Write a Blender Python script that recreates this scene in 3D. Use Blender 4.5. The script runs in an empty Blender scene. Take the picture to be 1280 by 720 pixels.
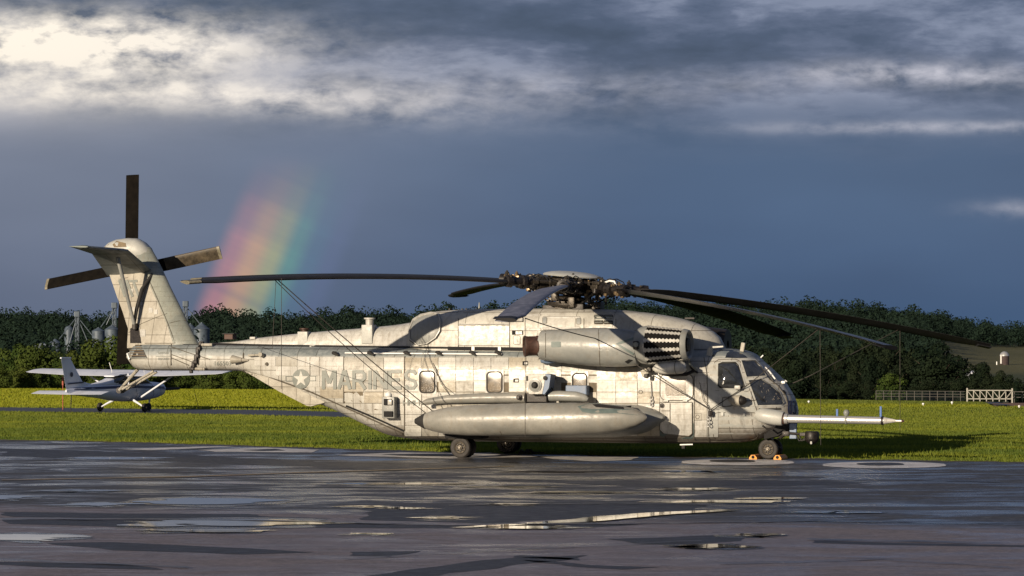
import bpy, bmesh, math, random
import numpy as np
from mathutils import Vector, Matrix, geometry
from mathutils.bvhtree import BVHTree

random.seed(7); rng = np.random.default_rng(7)
S = bpy.context.scene
COL = S.collection
PI = math.pi

# ------------------------------------------------------------------ camera
F = 4390.0            # focal length in pixels of a 1280 px wide picture
HY = 406.0            # horizon row
CZ = 3.8              # eye height
cam_d = bpy.data.cameras.new('camera'); cam = bpy.data.objects.new('camera', cam_d)
COL.objects.link(cam); S.camera = cam
cam_d.sensor_width = 36; cam_d.lens = F*36/1280
cam_d.shift_y = (HY-360)/1280
cam_d.clip_start = 1; cam_d.clip_end = 20000
cam.location = (0, 0, CZ); cam.rotation_euler = (PI/2, 0, 0)

# ------------------------------------------------------------------ light
SUN_AZ = math.radians(35.6)   # azimuth the light travels towards, right of +y
SUN_EL = math.radians(13.0)
S.view_settings.view_transform = 'Standard'; S.view_settings.look = 'None'
S.view_settings.gamma = 1; S.view_settings.exposure = 0.45
sun_d = bpy.data.lights.new('sun', 'SUN'); sun = bpy.data.objects.new('sun', sun_d); COL.objects.link(sun)
sun_d.energy = 4.8; sun_d.angle = math.radians(0.5); sun_d.color = (1.0, 0.83, 0.62)
ldir = Vector((math.sin(SUN_AZ)*math.cos(SUN_EL), math.cos(SUN_AZ)*math.cos(SUN_EL), -math.sin(SUN_EL)))
sun.rotation_euler = ldir.to_track_quat('-Z', 'Y').to_euler()
sun.location = (-60, -80, 40)

# ------------------------------------------------------------------ node helper
class NT:
    def __init__(s, tree): s.t = tree; s.t.nodes.clear()
    def n(s, typ, **kw):
        nd = s.t.nodes.new(typ)
        for k, v in kw.items(): setattr(nd, k, v)
        return nd
    def lk(s, a, b): s.t.links.new(a, b)
    def put(s, sock, v):
        if isinstance(v, bpy.types.NodeSocket): s.lk(v, sock)
        elif v is not None:
            if isinstance(v, (tuple, list)) and len(v) == 3 and sock.type == 'RGBA': v = (*v, 1)
            sock.default_value = v
    def m(s, op, a, b=None, c=None, clamp=False):
        nd = s.n('ShaderNodeMath', operation=op, use_clamp=clamp)
        for i, v in enumerate((a, b, c)):
            if v is not None: s.put(nd.inputs[i], v)
        return nd.outputs[0]
    def vm(s, op, a, b=None, out=0):
        nd = s.n('ShaderNodeVectorMath', operation=op)
        s.put(nd.inputs[0], a)
        if b is not None: s.put(nd.inputs[1], b)
        return nd.outputs[out]
    def xyz(s, v):
        nd = s.n('ShaderNodeSeparateXYZ'); s.put(nd.inputs[0], v); return nd.outputs
    def comb(s, x, y, z):
        nd = s.n('ShaderNodeCombineXYZ')
        for i, v in enumerate((x, y, z)): s.put(nd.inputs[i], v)
        return nd.outputs[0]
    def noise(s, vec, scale=1, detail=4, rough=.55, dist=0, lac=2):
        nd = s.n('ShaderNodeTexNoise'); s.put(nd.inputs['Vector'], vec)
        nd.inputs['Scale'].default_value = scale; nd.inputs['Detail'].default_value = detail
        nd.inputs['Roughness'].default_value = rough; nd.inputs['Distortion'].default_value = dist
        nd.inputs['Lacunarity'].default_value = lac
        return nd.outputs['Fac']
    def mr(s, v, a, b, c=0, d=1, smooth=False):
        nd = s.n('ShaderNodeMapRange'); s.put(nd.inputs[0], v)
        if smooth: nd.interpolation_type = 'SMOOTHSTEP'
        for i, q in enumerate((a, b, c, d)): nd.inputs[i+1].default_value = q
        return nd.outputs[0]
    def mix(s, f, a, b, blend='MIX'):
        nd = s.n('ShaderNodeMix', data_type='RGBA', blend_type=blend)
        s.put(nd.inputs[0], f); s.put(nd.inputs[6], a); s.put(nd.inputs[7], b)
        return nd.outputs[2]
    def ramp(s, f, stops, interp='LINEAR'):
        nd = s.n('ShaderNodeValToRGB'); s.put(nd.inputs[0], f); r = nd.color_ramp; r.interpolation = interp
        while len(r.elements) < len(stops): r.elements.new(.5)
        for e, (p, c) in zip(r.elements, stops): e.position = p; e.color = (*c, 1)
        return nd.outputs[0]
    def gauss(s, x, c, w):
        t = s.m('DIVIDE', s.m('SUBTRACT', x, c), w)
        return s.m('EXPONENT', s.m('MULTIPLY', s.m('MULTIPLY', t, t), -1.0))

def lin(r, g, b):
    f = lambda c: (c/255/12.92 if c/255 <= .04045 else ((c/255+.055)/1.055)**2.4)
    return (f(r), f(g), f(b))

# ------------------------------------------------------------------ world
W = bpy.data.worlds.new('World'); S.world = W; W.use_nodes = True
T = NT(W.node_tree)
tc = T.n('ShaderNodeTexCoord').outputs['Generated']
dirn = T.vm('NORMALIZE', tc)
dx, dy, dz = T.xyz(dirn)
az = T.m('ARCTAN2', dx, dy)
px = T.m('ADD', T.m('MULTIPLY', az, F), 640.0)
el = T.m('ARCSINE', dz)
py = T.m('SUBTRACT', HY, T.m('MULTIPLY', el, F))
left = T.mr(px, 0, 900, 0, 1, True)
base_l = T.ramp(T.mr(py, -200, 406), [(0, lin(80,92,116)), (.35, lin(104,112,134)), (.62, lin(111,120,142)), (.85, lin(98,110,135)), (1, lin(91,104,129))])
base_r = T.ramp(T.mr(py, -200, 406), [(0, lin(58,72,98)), (.35, lin(72,88,117)), (.6, lin(67,90,125)), (.85, lin(60,87,124)), (1, lin(55,83,119))])
base = T.mix(left, base_l, base_r)
bn = T.noise(T.comb(T.m('MULTIPLY', az, 9.0), T.m('MULTIPLY', el, 26.0), 3.1), 1, 3, .5)
base = T.mix(1.0, base, T.ramp(bn, [(.3, (.86,.87,.9)), (.7, (1.14,1.12,1.1))]), 'MULTIPLY')
# cloud deck; the layers are stretched sideways as a deck seen at a low angle is
cv = T.comb(T.m('MULTIPLY', dx, 17.0), T.m('MULTIPLY', dy, 17.0), T.m('MULTIPLY', el, 62.0))
n1 = T.noise(cv, 1, 9, .56, .2)
cv2 = T.comb(T.m('MULTIPLY', dx, 46.0), T.m('MULTIPLY', dy, 46.0), T.m('MULTIPLY', el, 150.0))
n2 = T.noise(T.vm('ADD', cv2, (3.3, 1.7, 8.8)), 1, 9, .62, .2)
cv3 = T.comb(T.m('MULTIPLY', dx, 7.0), T.m('MULTIPLY', dy, 7.0), T.m('MULTIPLY', el, 55.0))
n3 = T.noise(T.vm('ADD', cv3, (1.3, 4.7, 2.8)), 1, 5, .5, .3)
deck = T.m('ADD', T.m('MULTIPLY', n1, .62), T.m('ADD', T.m('MULTIPLY', n2, .33), T.m('MULTIPLY', n3, .35)))
# lit gaps in the deck
g1 = T.m('MULTIPLY', T.m('MULTIPLY', T.gauss(px, 90, 230), T.gauss(py, 60, 36)), 1.7)
g1b = T.m('MULTIPLY', T.m('MULTIPLY', T.gauss(px, 20, 300), T.gauss(py, 118, 20)), .75)
g2 = T.m('MULTIPLY', T.m('MULTIPLY', T.gauss(px, 1150, 170), T.gauss(py, T.m('ADD', 92, T.m('MULTIPLY', T.m('ABSOLUTE', T.m('SUBTRACT', px, 1080)), .04)), 15)), .75)
g3 = T.m('MULTIPLY', T.m('MULTIPLY', T.gauss(px, 1190, 260), T.gauss(py, 161, 8)), .45)
g4 = T.m('MULTIPLY', T.m('MULTIPLY', T.gauss(px, 640, 300), T.gauss(py, 112, 22)), .3)
g5 = T.m('MULTIPLY', T.m('MULTIPLY', T.gauss(px, 380, 220), T.gauss(py, T.m('ADD', 128, T.m('MULTIPLY', T.m('SUBTRACT', px, 380), .06)), 20)), .5)
g6 = T.m('MULTIPLY', T.m('MULTIPLY', T.gauss(px, 1275, 60), T.gauss(py, 262, 10)), .3)
br = T.m('ADD', T.m('ADD', T.m('ADD', g1, g1b), T.m('ADD', g2, g3)), T.m('ADD', T.m('ADD', g4, g5), g6))
puff = T.noise(T.comb(T.m('MULTIPLY', dx, 95.0), T.m('MULTIPLY', dy, 95.0), T.m('MULTIPLY', el, 190.0)), 1, 8, .58, .15)
lightn = T.m('MULTIPLY', br, T.mr(T.m('ADD', T.m('MULTIPLY', deck, .6), T.m('MULTIPLY', puff, .6)), .56, .80, .06, 1.15))
edge = T.m('ADD', py, T.m('MULTIPLY', T.m('SUBTRACT', n1, .5), 130.0))
cmask = T.mr(edge, 215, 120, 0, 1, True)
ccol = T.ramp(deck, [(.50, lin(66,78,101)), (.60, lin(80,91,115)), (.68, lin(106,113,135)), (.76, lin(146,149,166))])
ccol = T.mix(left, ccol, T.mix(1.0, ccol, (.72, .80, .92), 'MULTIPLY'))
ccol = T.mix(T.mr(py, 105, 165, 0, .75, True), ccol, T.mix(T.mr(deck, .5, .8, 0, .5), base, lin(132,138,160)))
sky = T.mix(cmask, base, ccol)
sky = T.mix(T.m('MINIMUM', lightn, 1.0), sky, T.mix(left, lin(255,244,228), lin(205,203,214)))
sky = T.mix(T.m('MULTIPLY', T.m('MULTIPLY', T.gauss(px, -20, 300), T.gauss(py, 125, 38)), .42), sky, lin(214,208,206))
# rainbow: angle from the antisolar point
A = tuple(ldir)
dt = T.vm('DOT_PRODUCT', dirn, A, out=1)
ang = T.m('MULTIPLY', T.m('ARCCOSINE', dt), 180/PI)
rb = T.ramp(T.mr(ang, 40.45, 42.6), [(0, (0,0,0)), (.14, (.012,.015,.04)), (.28, (.0,.035,.045)), (.42, (.02,.13,.05)), (.55, (.24,.22,.01)), (.70, (.42,.19,.01)), (.85, (.30,.07,.03)), (1, (0,0,0))], 'EASE')
st = T.noise(T.comb(T.m('MULTIPLY', T.m('ADD', px, T.m('MULTIPLY', py, -1.6)), .004), T.m('MULTIPLY', T.m('ADD', py, T.m('MULTIPLY', px, -.42)), .03), 0), 1, 2, .5)
rm = T.m('MULTIPLY', T.mr(py, 185, 365, 0, 1, True), T.mr(px, 640, 560, 0, 1, True))
rm = T.m('MULTIPLY', rm, T.mr(st, .3, .7, .5, 1.1))
rm = T.m('MULTIPLY', rm, T.mr(py, 345, 410, 1.15, .8))
sky = T.mix(rm, sky, T.mix(1.0, sky, rb, 'ADD'))
nish = T.n('ShaderNodeTexSky', sky_type='NISHITA'); nish.sun_disc = False
nish.sun_elevation = SUN_EL; nish.sun_rotation = SUN_AZ+PI
nsk = T.mix(1.0, nish.outputs[0], (.1, .1, .1), 'MULTIPLY')
fin = T.mix(.06, sky, nsk)
# ground bounce side of the dome: below the horizon the sky simply goes on darker
bg = T.n('ShaderNodeBackground'); T.put(bg.inputs[0], fin); bg.inputs[1].default_value = .78
wo = T.n('ShaderNodeOutputWorld'); T.lk(bg.outputs[0], wo.inputs[0])

# ------------------------------------------------------------------ materials
MATS = {}
def mat(name, color, rough=.6, metal=0, spec=.5, var=.0, vscale=6, bump=0, bscale=30, trans=0, coat=0):
    """plain procedural paint / metal with grime noise"""
    mt = bpy.data.materials.new(name); mt.use_nodes = True; t = NT(mt.node_tree)
    p = t.n('ShaderNodeBsdfPrincipled'); o = t.n('ShaderNodeOutputMaterial'); t.lk(p.outputs[0], o.inputs[0])
    ob = t.n('ShaderNodeTexCoord').outputs['Object']
    c = (*color, 1)
    if var:
        nz = t.noise(ob, vscale, 6, .6)
        c = t.mix(t.mr(nz, .35, .7), tuple(x*(1-var) for x in color), tuple(min(1, x*(1+var)) for x in color))
        t.put(p.inputs['Roughness'], t.mr(nz, .3, .7, max(0, rough-.08), min(1, rough+.1)))
    else: p.inputs['Roughness'].default_value = rough
    t.put(p.inputs['Base Color'], c)
    p.inputs['Metallic'].default_value = metal
    p.inputs['Specular IOR Level'].default_value = spec
    if coat: p.inputs['Coat Weight'].default_value = coat
    if trans: p.inputs['Transmission Weight'].default_value = trans
    if bump:
        b = t.n('ShaderNodeBump'); b.inputs['Strength'].default_value = bump; b.inputs['Distance'].default_value = .01
        t.put(b.inputs['Height'], t.noise(ob, bscale, 5, .6)); t.lk(b.outputs[0], p.inputs['Normal'])
    MATS[name] = mt
    return mt

def paint(name, lo, hi, grime=.5, lines=True, rough=.42, bw=.62, rh=.31, can=.35, seed=0):
    """weathered low-visibility aircraft paint: mottling, rain streaks, seams, dented skin"""
    mt = bpy.data.materials.new(name); mt.use_nodes = True; t = NT(mt.node_tree)
    p = t.n('ShaderNodeBsdfPrincipled'); o = t.n('ShaderNodeOutputMaterial'); t.lk(p.outputs[0], o.inputs[0])
    ob = t.n('ShaderNodeTexCoord').outputs['Object']
    ob = t.vm('ADD', ob, (seed*3.1, seed*1.7, 0))
    x, y, z = t.xyz(ob)
    n1 = t.noise(ob, 1.1, 7, .62, .4)
    n2 = t.noise(ob, 7, 6, .65)
    stv = t.comb(t.m('MULTIPLY', x, 9.0), t.m('MULTIPLY', y, 9.0), t.m('MULTIPLY', z, .9))
    n3 = t.noise(stv, 1, 5, .6)
    c = t.mix(t.mr(n1, .38, .64), lo, hi)
    c = t.mix(t.m('MULTIPLY', t.mr(n2, .5, .72), .6*grime), c, tuple(v*.5 for v in hi))
    n5 = t.noise(t.vm('ADD', ob, (7.7, 3.3, 1.1)), 19, 5, .7)
    c = t.mix(t.m('MULTIPLY', t.mr(n5, .58, .68), .38*grime), c, (.15, .14, .115))
    c = t.mix(t.m('MULTIPLY', t.mr(n5, .40, .30), .45*grime), c, tuple(min(1, v*1.35) for v in hi))
    c = t.mix(t.m('MULTIPLY', t.mr(n3, .50, .68), .6*grime), c, (.19, .165, .13))
    if name == 'weathered_hull_paint':      # blue grey camouflage over the back of the hull
        c = t.mix(t.mr(t.m('ADD', z, t.m('MULTIPLY', t.m('SUBTRACT', n1, .5), .16)), 2.86, 2.93), c, t.mix(t.mr(n2, .35, .65), (.14,.16,.165), (.22,.24,.24)))
        c = t.mix(t.mr(z, 1.02, .72, 0, .8), c, (.085,.07,.055))  # lower skin darkened to paint in the shade under tank and sponson
    if lines:
        br = t.n('ShaderNodeTexBrick'); br.offset = 0; br.squash = 1
        t.put(br.inputs['Vector'], t.comb(x, z, 0)); br.inputs['Scale'].default_value = 1
        br.inputs['Brick Width'].default_value = bw; br.inputs['Row Height'].default_value = rh
        br.inputs['Mortar Size'].default_value = .011; br.inputs['Mortar Smooth'].default_value = .4
        br.inputs['Color1'].default_value = (1,1,1,1); br.inputs['Color2'].default_value = (.9,.9,.88,1)
        br.inputs['Mortar'].default_value = (.30,.28,.25,1)
        c = t.mix(1.0, c, br.outputs[0], 'MULTIPLY')
    if not lines and can > .2:      # rivet rows and small lap joints
        vr = t.n('ShaderNodeTexBrick'); vr.offset = .5
        t.put(vr.inputs['Vector'], t.comb(x, z, 0)); vr.inputs['Scale'].default_value = 1
        vr.inputs['Brick Width'].default_value = .29; vr.inputs['Row Height'].default_value = .145; vr.inputs['Mortar Size'].default_value = .006; vr.inputs['Mortar Smooth'].default_value = .6
        vr.inputs['Color1'].default_value = (1,1,1,1); vr.inputs['Color2'].default_value = (.93,.93,.93,1); vr.inputs['Mortar'].default_value = (.62,.60,.56,1)
        c = t.mix(t.mr(n2, .35, .55, .2, 1), c, t.mix(1.0, c, vr.outputs[0], 'MULTIPLY'))
    t.put(p.inputs['Base Color'], c)
    t.put(p.inputs['Roughness'], t.mr(n2, .3, .7, rough-.10, rough+.18))
    p.inputs['Specular IOR Level'].default_value = .5
    cn = t.noise(t.comb(t.m('MULTIPLY', x, 2.3), y, t.m('MULTIPLY', z, 4.2)), 1, 2, .5, .6)
    b = t.n('ShaderNodeBump'); b.inputs['Strength'].default_value = can; b.inputs['Distance'].default_value = .03
    t.put(b.inputs['Height'], t.m('ADD', cn, t.m('MULTIPLY', n2, .06)))
    t.lk(b.outputs[0], p.inputs['Normal'])
    MATS[name] = mt
    return mt

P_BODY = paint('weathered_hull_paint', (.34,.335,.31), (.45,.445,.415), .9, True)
P_PANEL = paint('weathered_panel_paint', (.36,.355,.33), (.49,.485,.455), .8, False, .36, can=.3)
P_BLUE = paint('blue_grey_top_paint', (.13,.15,.155), (.19,.21,.215), .5, True, .5)
P_TAN = paint('tan_stained_panel_paint', (.29,.26,.20), (.40,.37,.305), .8, False, .38, can=.35, seed=1)
P_PALE = paint('pale_panel_paint', (.40,.40,.375), (.52,.515,.475), .5, False, .33, can=.35, seed=2)
P_DULL = paint('dull_panel_paint', (.27,.265,.24), (.37,.355,.31), .8, False, .42, can=.25, seed=3)
P_GREY = paint('grey_fairing_paint', (.185,.195,.19), (.265,.27,.255), .5, False, .36, can=.12)
P_FIN = paint('fin_paint', (.29,.27,.225), (.38,.36,.31), .6, True, .5, .45, .5)
P_NOSE = paint('nose_paint', (.30,.31,.295), (.39,.395,.37), .2, False, .45, can=.15)
P_TANK = paint('tank_paint', (.17,.17,.155), (.25,.245,.22), .7, False, .34, can=.12)
M_GREEN = mat('faded_green_paint', (.095,.125,.12), .5, var=.15)
M_MARK = mat('faded_marking_paint', (.175,.19,.175), .5, var=.14, vscale=9)
M_SEAM = mat('seam_shadow_dirt', (.075,.065,.05), .8)
M_DARK = mat('dark_rubber', (.018,.017,.016), .75, var=.3, vscale=30)
M_BLACK = mat('black_opening', (.008,.008,.009), .9)
M_BLADE = mat('rotor_blade_paint', (.012,.012,.014), .6, spec=.3, var=.25, vscale=3)
M_BLADET = mat('worn_blade_top', (.11,.115,.15), .45, var=.5, vscale=5)
M_BLADEG = mat('glossy_blade_paint', (.011,.011,.014), .3, var=.25, vscale=3)
M_BLADEB = mat('brown_black_blade', (.006,.005,.004), .9, spec=.08, var=.5, vscale=5)
M_BLADEBR = mat('worn_brown_blade', (.055,.042,.025), .55, var=.5, vscale=7)
M_TIP = mat('blade_tip_cap', (.17,.155,.11), .45, var=.3, vscale=12)
M_METAL = mat('oily_hub_steel', (.045,.038,.030), .42, .5, var=.6, vscale=22, bump=.4)
M_METALD = mat('sooty_hub_metal', (.016,.013,.012), .5, .3, var=.6, vscale=22)
M_BRASS = mat('brassy_fittings', (.20,.145,.085), .36, .6, var=.4, vscale=20)
M_STEEL = mat('bare_metal', (.42,.42,.41), .36, .55)
M_RUST = mat('burnt_exhaust_metal', (.06,.030,.022), .6, .3, var=.45, vscale=7)
M_WHITE = mat('white_painted_metal', (.72,.72,.70), .4, var=.08)
M_WHITES = mat('light_aircraft_white', (.62,.65,.72), .32, var=.05, vscale=3)
M_NAVY = mat('navy_stripe_paint', (.02,.025,.06), .4)
M_BEIGE = mat('interior_beige', (.16,.12,.07), .7, var=.3)
M_ROPE = mat('dark_rope', (.045,.04,.035), .8, var=.3, vscale=40)
M_ORANGE = mat('orange_chock_paint', (.62,.24,.01), .5, var=.2, vscale=14)
M_BLUEP = mat('blue_streamer', (.005,.07,.26), .5)
M_BLUEG = mat('blue_grey_plate', (.13,.18,.27), .5, var=.2)
M_TYRE = mat('tyre_rubber', (.022,.019,.017), .7, var=.35, vscale=12, bump=.3, bscale=50)
M_RIM = mat('wheel_hub_paint', (.17,.15,.12), .45, .2, var=.35, vscale=18)
M_GALV = mat('galvanised_steel', (.075,.10,.13), .55, .2, var=.25, vscale=.9)
M_DIRT = mat('red_brown_soil', (.16,.075,.035), .95, var=.35, vscale=2)
M_FENCE = mat('weathered_fence_wood', (.11,.105,.095), .8, var=.2)
M_GATE = mat('dull_white_gate', (.34,.33,.29), .6, var=.15)
M_BACK = mat('dirt_in_panel_gaps', (.13,.105,.07), .8, var=.3)
M_BRICK = mat('brick_silo_wall', (.05,.034,.034), .85, var=.3, vscale=2)
M_REDP = mat('faded_red_paint', (.35,.08,.05), .6, var=.2)

# glazing
def glass(name, c, rough, spec=.8, var=.6, vs=4):
    mt = bpy.data.materials.new(name); mt.use_nodes = True; t = NT(mt.node_tree)
    p = t.n('ShaderNodeBsdfPrincipled'); o = t.n('ShaderNodeOutputMaterial'); t.lk(p.outputs[0], o.inputs[0])
    ob = t.n('ShaderNodeTexCoord').outputs['Object']; nz = t.noise(ob, vs, 4, .6)
    t.put(p.inputs['Base Color'], t.mix(t.mr(nz, .35, .65), tuple(v*(1-var) for v in c), c))
    p.inputs['Roughness'].default_value = rough; p.inputs['Specular IOR Level'].default_value = spec
    p.inputs['Coat Weight'].default_value = .5 if rough < .2 else 0; p.inputs['Coat Roughness'].default_value = .05
    MATS[name] = mt; return mt
G_DARK = glass('dark_cockpit_glazing', (.03,.033,.036), .08)
G_GOLDEN = glass('golden_reflection_glazing', (.13,.095,.055), .24, .45, .85, 3.1)  # warm base colour paints in the golden reflection on the cabin panes
G_BROWN = glass('brown_door_glazing', (.12,.09,.055), .25, .8, .5, 8)

def perforated():
    mt = bpy.data.materials.new('perforated_intake_screen'); mt.use_nodes = True; t = NT(mt.node_tree)
    p = t.n('ShaderNodeBsdfPrincipled'); o = t.n('ShaderNodeOutputMaterial'); t.lk(p.outputs[0], o.inputs[0])
    ob = t.n('ShaderNodeTexCoord').outputs['UV']
    x, y, z = t.xyz(ob)
    s = t.m('MULTIPLY', t.m('SINE', t.m('MULTIPLY', x, 2*PI*24)), t.m('SINE', t.m('MULTIPLY', y, 2*PI*28)))
    mk = t.mr(s, -.1, .1)
    t.put(p.inputs['Base Color'], t.mix(mk, (.003,.003,.003), (.014,.013,.012)))
    p.inputs['Roughness'].default_value = .9; p.inputs['Specular IOR Level'].default_value = .1
    return mt
M_PERF = perforated()

# ------------------------------------------------------------------ mesh helper
class MB:
    def __init__(s): s.v = []; s.f = []; s.mi = []; s.uv = None
    def add(s, vs, fs, mi=0):
        b = len(s.v); s.v += [tuple(v) for v in vs]; s.f += [tuple(i+b for i in f) for f in fs]; s.mi += [mi]*len(fs)
        return s
    def box(s, c, d, mi=0, R=None):
        c = Vector(c); vs = []
        for x in (-.5, .5):
            for y in (-.5, .5):
                for z in (-.5, .5):
                    v = Vector((x*d[0], y*d[1], z*d[2]))
                    if R is not None: v = R @ v
                    vs.append(c+v)
        return s.add(vs, [(0,1,3,2),(4,6,7,5),(0,4,5,1),(2,3,7,6),(0,2,6,4),(1,5,7,3)], mi)
    def bbox(s, c, d, bev=.02, mi=0, R=None):
        """chamfered box"""
        c = Vector(c); hx, hy, hz = d[0]/2, d[1]/2, d[2]/2; b = min(bev, hx*.9, hy*.9, hz*.9)
        bm = bmesh.new(); bmesh.ops.create_cube(bm, size=1)
        for v in bm.verts: v.co = Vector((v.co.x*d[0], v.co.y*d[1], v.co.z*d[2]))
        bmesh.ops.bevel(bm, geom=bm.edges[:], offset=b, segments=2, affect='EDGES', profile=.6)
        vs = []
        for v in bm.verts:
            q = v.co.copy()
            if R is not None: q = R @ q
            vs.append(c+q)
        bm.verts.index_update()
        fs = [[v.index for v in f.verts] for f in bm.faces]; bm.free()
        return s.add(vs, fs, mi)
    def tube(s, pts, r, n=8, mi=0, cap=True, up=None):
        pts = [Vector(p) for p in pts]
        rs = r if isinstance(r, (list, tuple)) else [r]*len(pts)
        vs = []; fs = []; prev = None
        for i, p in enumerate(pts):
            d = (pts[min(i+1, len(pts)-1)]-pts[max(i-1, 0)]).normalized()
            if prev is None:
                a = Vector(up) if up else (Vector((0,0,1)) if abs(d.z) < .9 else Vector((1,0,0)))
            else: a = prev
            u = (a - d*a.dot(d)).normalized(); w = d.cross(u); prev = u
            for k in range(n):
                t = 2*PI*k/n; vs.append(p+(u*math.cos(t)+w*math.sin(t))*rs[i])
        for i in range(len(pts)-1):
            for k in range(n):
                fs.append((i*n+k, i*n+(k+1) % n, (i+1)*n+(k+1) % n, (i+1)*n+k))
        if cap:
            fs.append(tuple(range(n-1, -1, -1))); m_ = (len(pts)-1)*n; fs.append(tuple(range(m_, m_+n)))
        return s.add(vs, fs, mi)
    def lathe(s, o, axis, prof, n=24, mi=0, up=(0,0,1), arc=None):
        """prof: (distance along axis, radius)"""
        o = Vector(o); ax = Vector(axis).normalized(); a = Vector(up)
        if abs(ax.dot(a)) > .95: a = Vector((1,0,0))
        u = (a-ax*a.dot(ax)).normalized(); w = ax.cross(u); vs = []; fs = []
        for (t, r) in prof:
            for k in range(n):
                q = 2*PI*k/n; vs.append(o+ax*t+(u*math.cos(q)+w*math.sin(q))*max(r, .0005))
        for i in range(len(prof)-1):
            for k in range(n):
                fs.append((i*n+k, i*n+(k+1) % n, (i+1)*n+(k+1) % n, (i+1)*n+k))
        return s.add(vs, fs, mi)
    def prism(s, poly, d, mi=0):
        """poly: 3D points of a planar outline, d: extrusion vector"""
        n = len(poly); P = [Vector(p) for p in poly]; d = Vector(d)
        vs = P+[p+d for p in P]
        fs = [tuple(range(n-1, -1, -1)), tuple(range(n, 2*n))]+[(i, (i+1) % n, n+(i+1) % n, n+i) for i in range(n)]
        return s.add(vs, fs, mi)
    def build(s, name, mats, parent=None, smooth=None, kind=None, link=True):
        me = bpy.data.meshes.new(name); me.from_pydata(s.v, [], s.f)
        if not isinstance(mats, (list, tuple)): mats = [mats]
        for m_ in mats: me.materials.append(m_)
        if len(mats) > 1: me.polygons.foreach_set('material_index', s.mi)
        bm = bmesh.new(); bm.from_mesh(me); bmesh.ops.recalc_face_normals(bm, faces=bm.faces[:]); bm.to_mesh(me); bm.free()
        if smooth:
            me.polygons.foreach_set('use_smooth', [True]*len(me.polygons)); me.set_sharp_from_angle(angle=math.radians(smooth))
        me.update()
        o = bpy.data.objects.new(name, me)
        if link: COL.objects.link(o)
        if parent is not None: o.parent = parent
        if kind: o['kind'] = kind
        return o

def tag(o, label, cat, group=None, kind=None):
    if label: o['label'] = label
    if cat: o['category'] = cat
    if group: o['group'] = group
    if kind: o['kind'] = kind
    return o
def thing(name, loc, label, cat, rz=0, group=None):
    o = bpy.data.objects.new(name, None); COL.objects.link(o); o.location = loc; o.rotation_euler = (0, 0, rz)
    o.empty_display_size = .3
    return tag(o, label, cat, group)
def interp(x, xs, ys):
    """monotone cubic interpolation"""
    n = len(xs)
    if x <= xs[0]: return ys[0]
    if x >= xs[-1]: return ys[-1]
    d = [(ys[i+1]-ys[i])/(xs[i+1]-xs[i]) for i in range(n-1)]
    def tan(i):
        if i == 0: return d[0]
        if i == n-1: return d[-1]
        return 0 if d[i-1]*d[i] <= 0 else 2*d[i-1]*d[i]/(d[i-1]+d[i])
    i = max(k for k in range(n-1) if xs[k] <= x)
    h = xs[i+1]-xs[i]; t = (x-xs[i])/h; m0, m1 = tan(i), tan(i+1)
    return (2*t**3-3*t*t+1)*ys[i]+(t**3-2*t*t+t)*h*m0+(-2*t**3+3*t*t)*ys[i+1]+(t**3-t*t)*h*m1

# ================================================================== GROUND
def ground_pt(px_, py_, z=0):
    Y = F*(CZ-z)/(py_-HY); return ((px_-640)/F*Y, Y)
SKX = [-400, 0, 60, 100, 200, 270, 330, 420, 480, 560, 640, 753, 893, 960, 1045, 1110, 1160, 1210, 1240, 1290, 1700]
SKY = [392, 389, 388, 392, 393, 388, 392, 392, 389, 386, 382, 375, 379, 378, 378, 385, 389, 396, 402, 401, 396]
def crest(p): return float(np.interp(p, [0, 500, 1000, 1280], [201, 195, 166, 158]))
def zt(x, y):
    if y < 60: return 0.0
    p = 640+F*x/y; c = crest(p)
    if y <= c: return 0.0
    sl = float(np.interp(p, [0, 500, 1000], [.034, .03, .0225]))
    t = y-c; z1 = -sl*(t if t > 20 else t*t/40+0) if t > 20 else -sl*t*t/40
    if t > 20: z1 = -sl*(t-10)
    z1 = max(z1, -14)
    zr = CZ+(HY-float(np.interp(p, SKX, SKY)))*1900/F-12.0
    if y > 1100: z1 = -14+(zr+14)*min(1, (y-1100)/800)
    if y > 1900: z1 = zr-(y-1900)*.01
    return z1
ys = [-2500, -600, -100, -20, 20, 60, 80, 100, 130, 160]+list(range(176, 300, 4))+list(range(300, 700, 40))+list(range(700, 2100, 60))+[2300, 2700, 3500, 6000, 12000]
ks = sorted(set([round(k, 4) for k in list(np.linspace(-.22, .22, 57))]+[-60, -20, -8, -4, -2, -1, -.6, -.4, -.3, .3, .4, .6, 1, 2, 4, 8, 20, 60]))
g = MB(); gv = [(k*max(y, 60), y, zt(k*max(y, 60), y)) for y in ys for k in ks]; nk = len(ks)
g.add(gv, [(i*nk+j, i*nk+j+1, (i+1)*nk+j+1, (i+1)*nk+j) for i in range(len(ys)-1) for j in range(nk-1)])
gm = bpy.data.materials.new('meadow_ground'); gm.use_nodes = True; t = NT(gm.node_tree)
p = t.n('ShaderNodeBsdfPrincipled'); o = t.n('ShaderNodeOutputMaterial'); t.lk(p.outputs[0], o.inputs[0])
gp = t.n('ShaderNodeNewGeometry').outputs['Position']; X, Y, Z = t.xyz(gp)
a = t.noise(t.comb(t.m('MULTIPLY', X, .3), Y, 0), .16, 5, .6)
b_ = t.noise(gp, 1.7, 6, .7)
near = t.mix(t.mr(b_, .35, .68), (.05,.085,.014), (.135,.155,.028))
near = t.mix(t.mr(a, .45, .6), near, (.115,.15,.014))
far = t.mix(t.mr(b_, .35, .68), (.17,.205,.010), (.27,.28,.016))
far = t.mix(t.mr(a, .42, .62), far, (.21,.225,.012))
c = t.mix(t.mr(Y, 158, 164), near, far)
rgt = t.mr(t.m('DIVIDE', X, Y), .055, .085)
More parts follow.
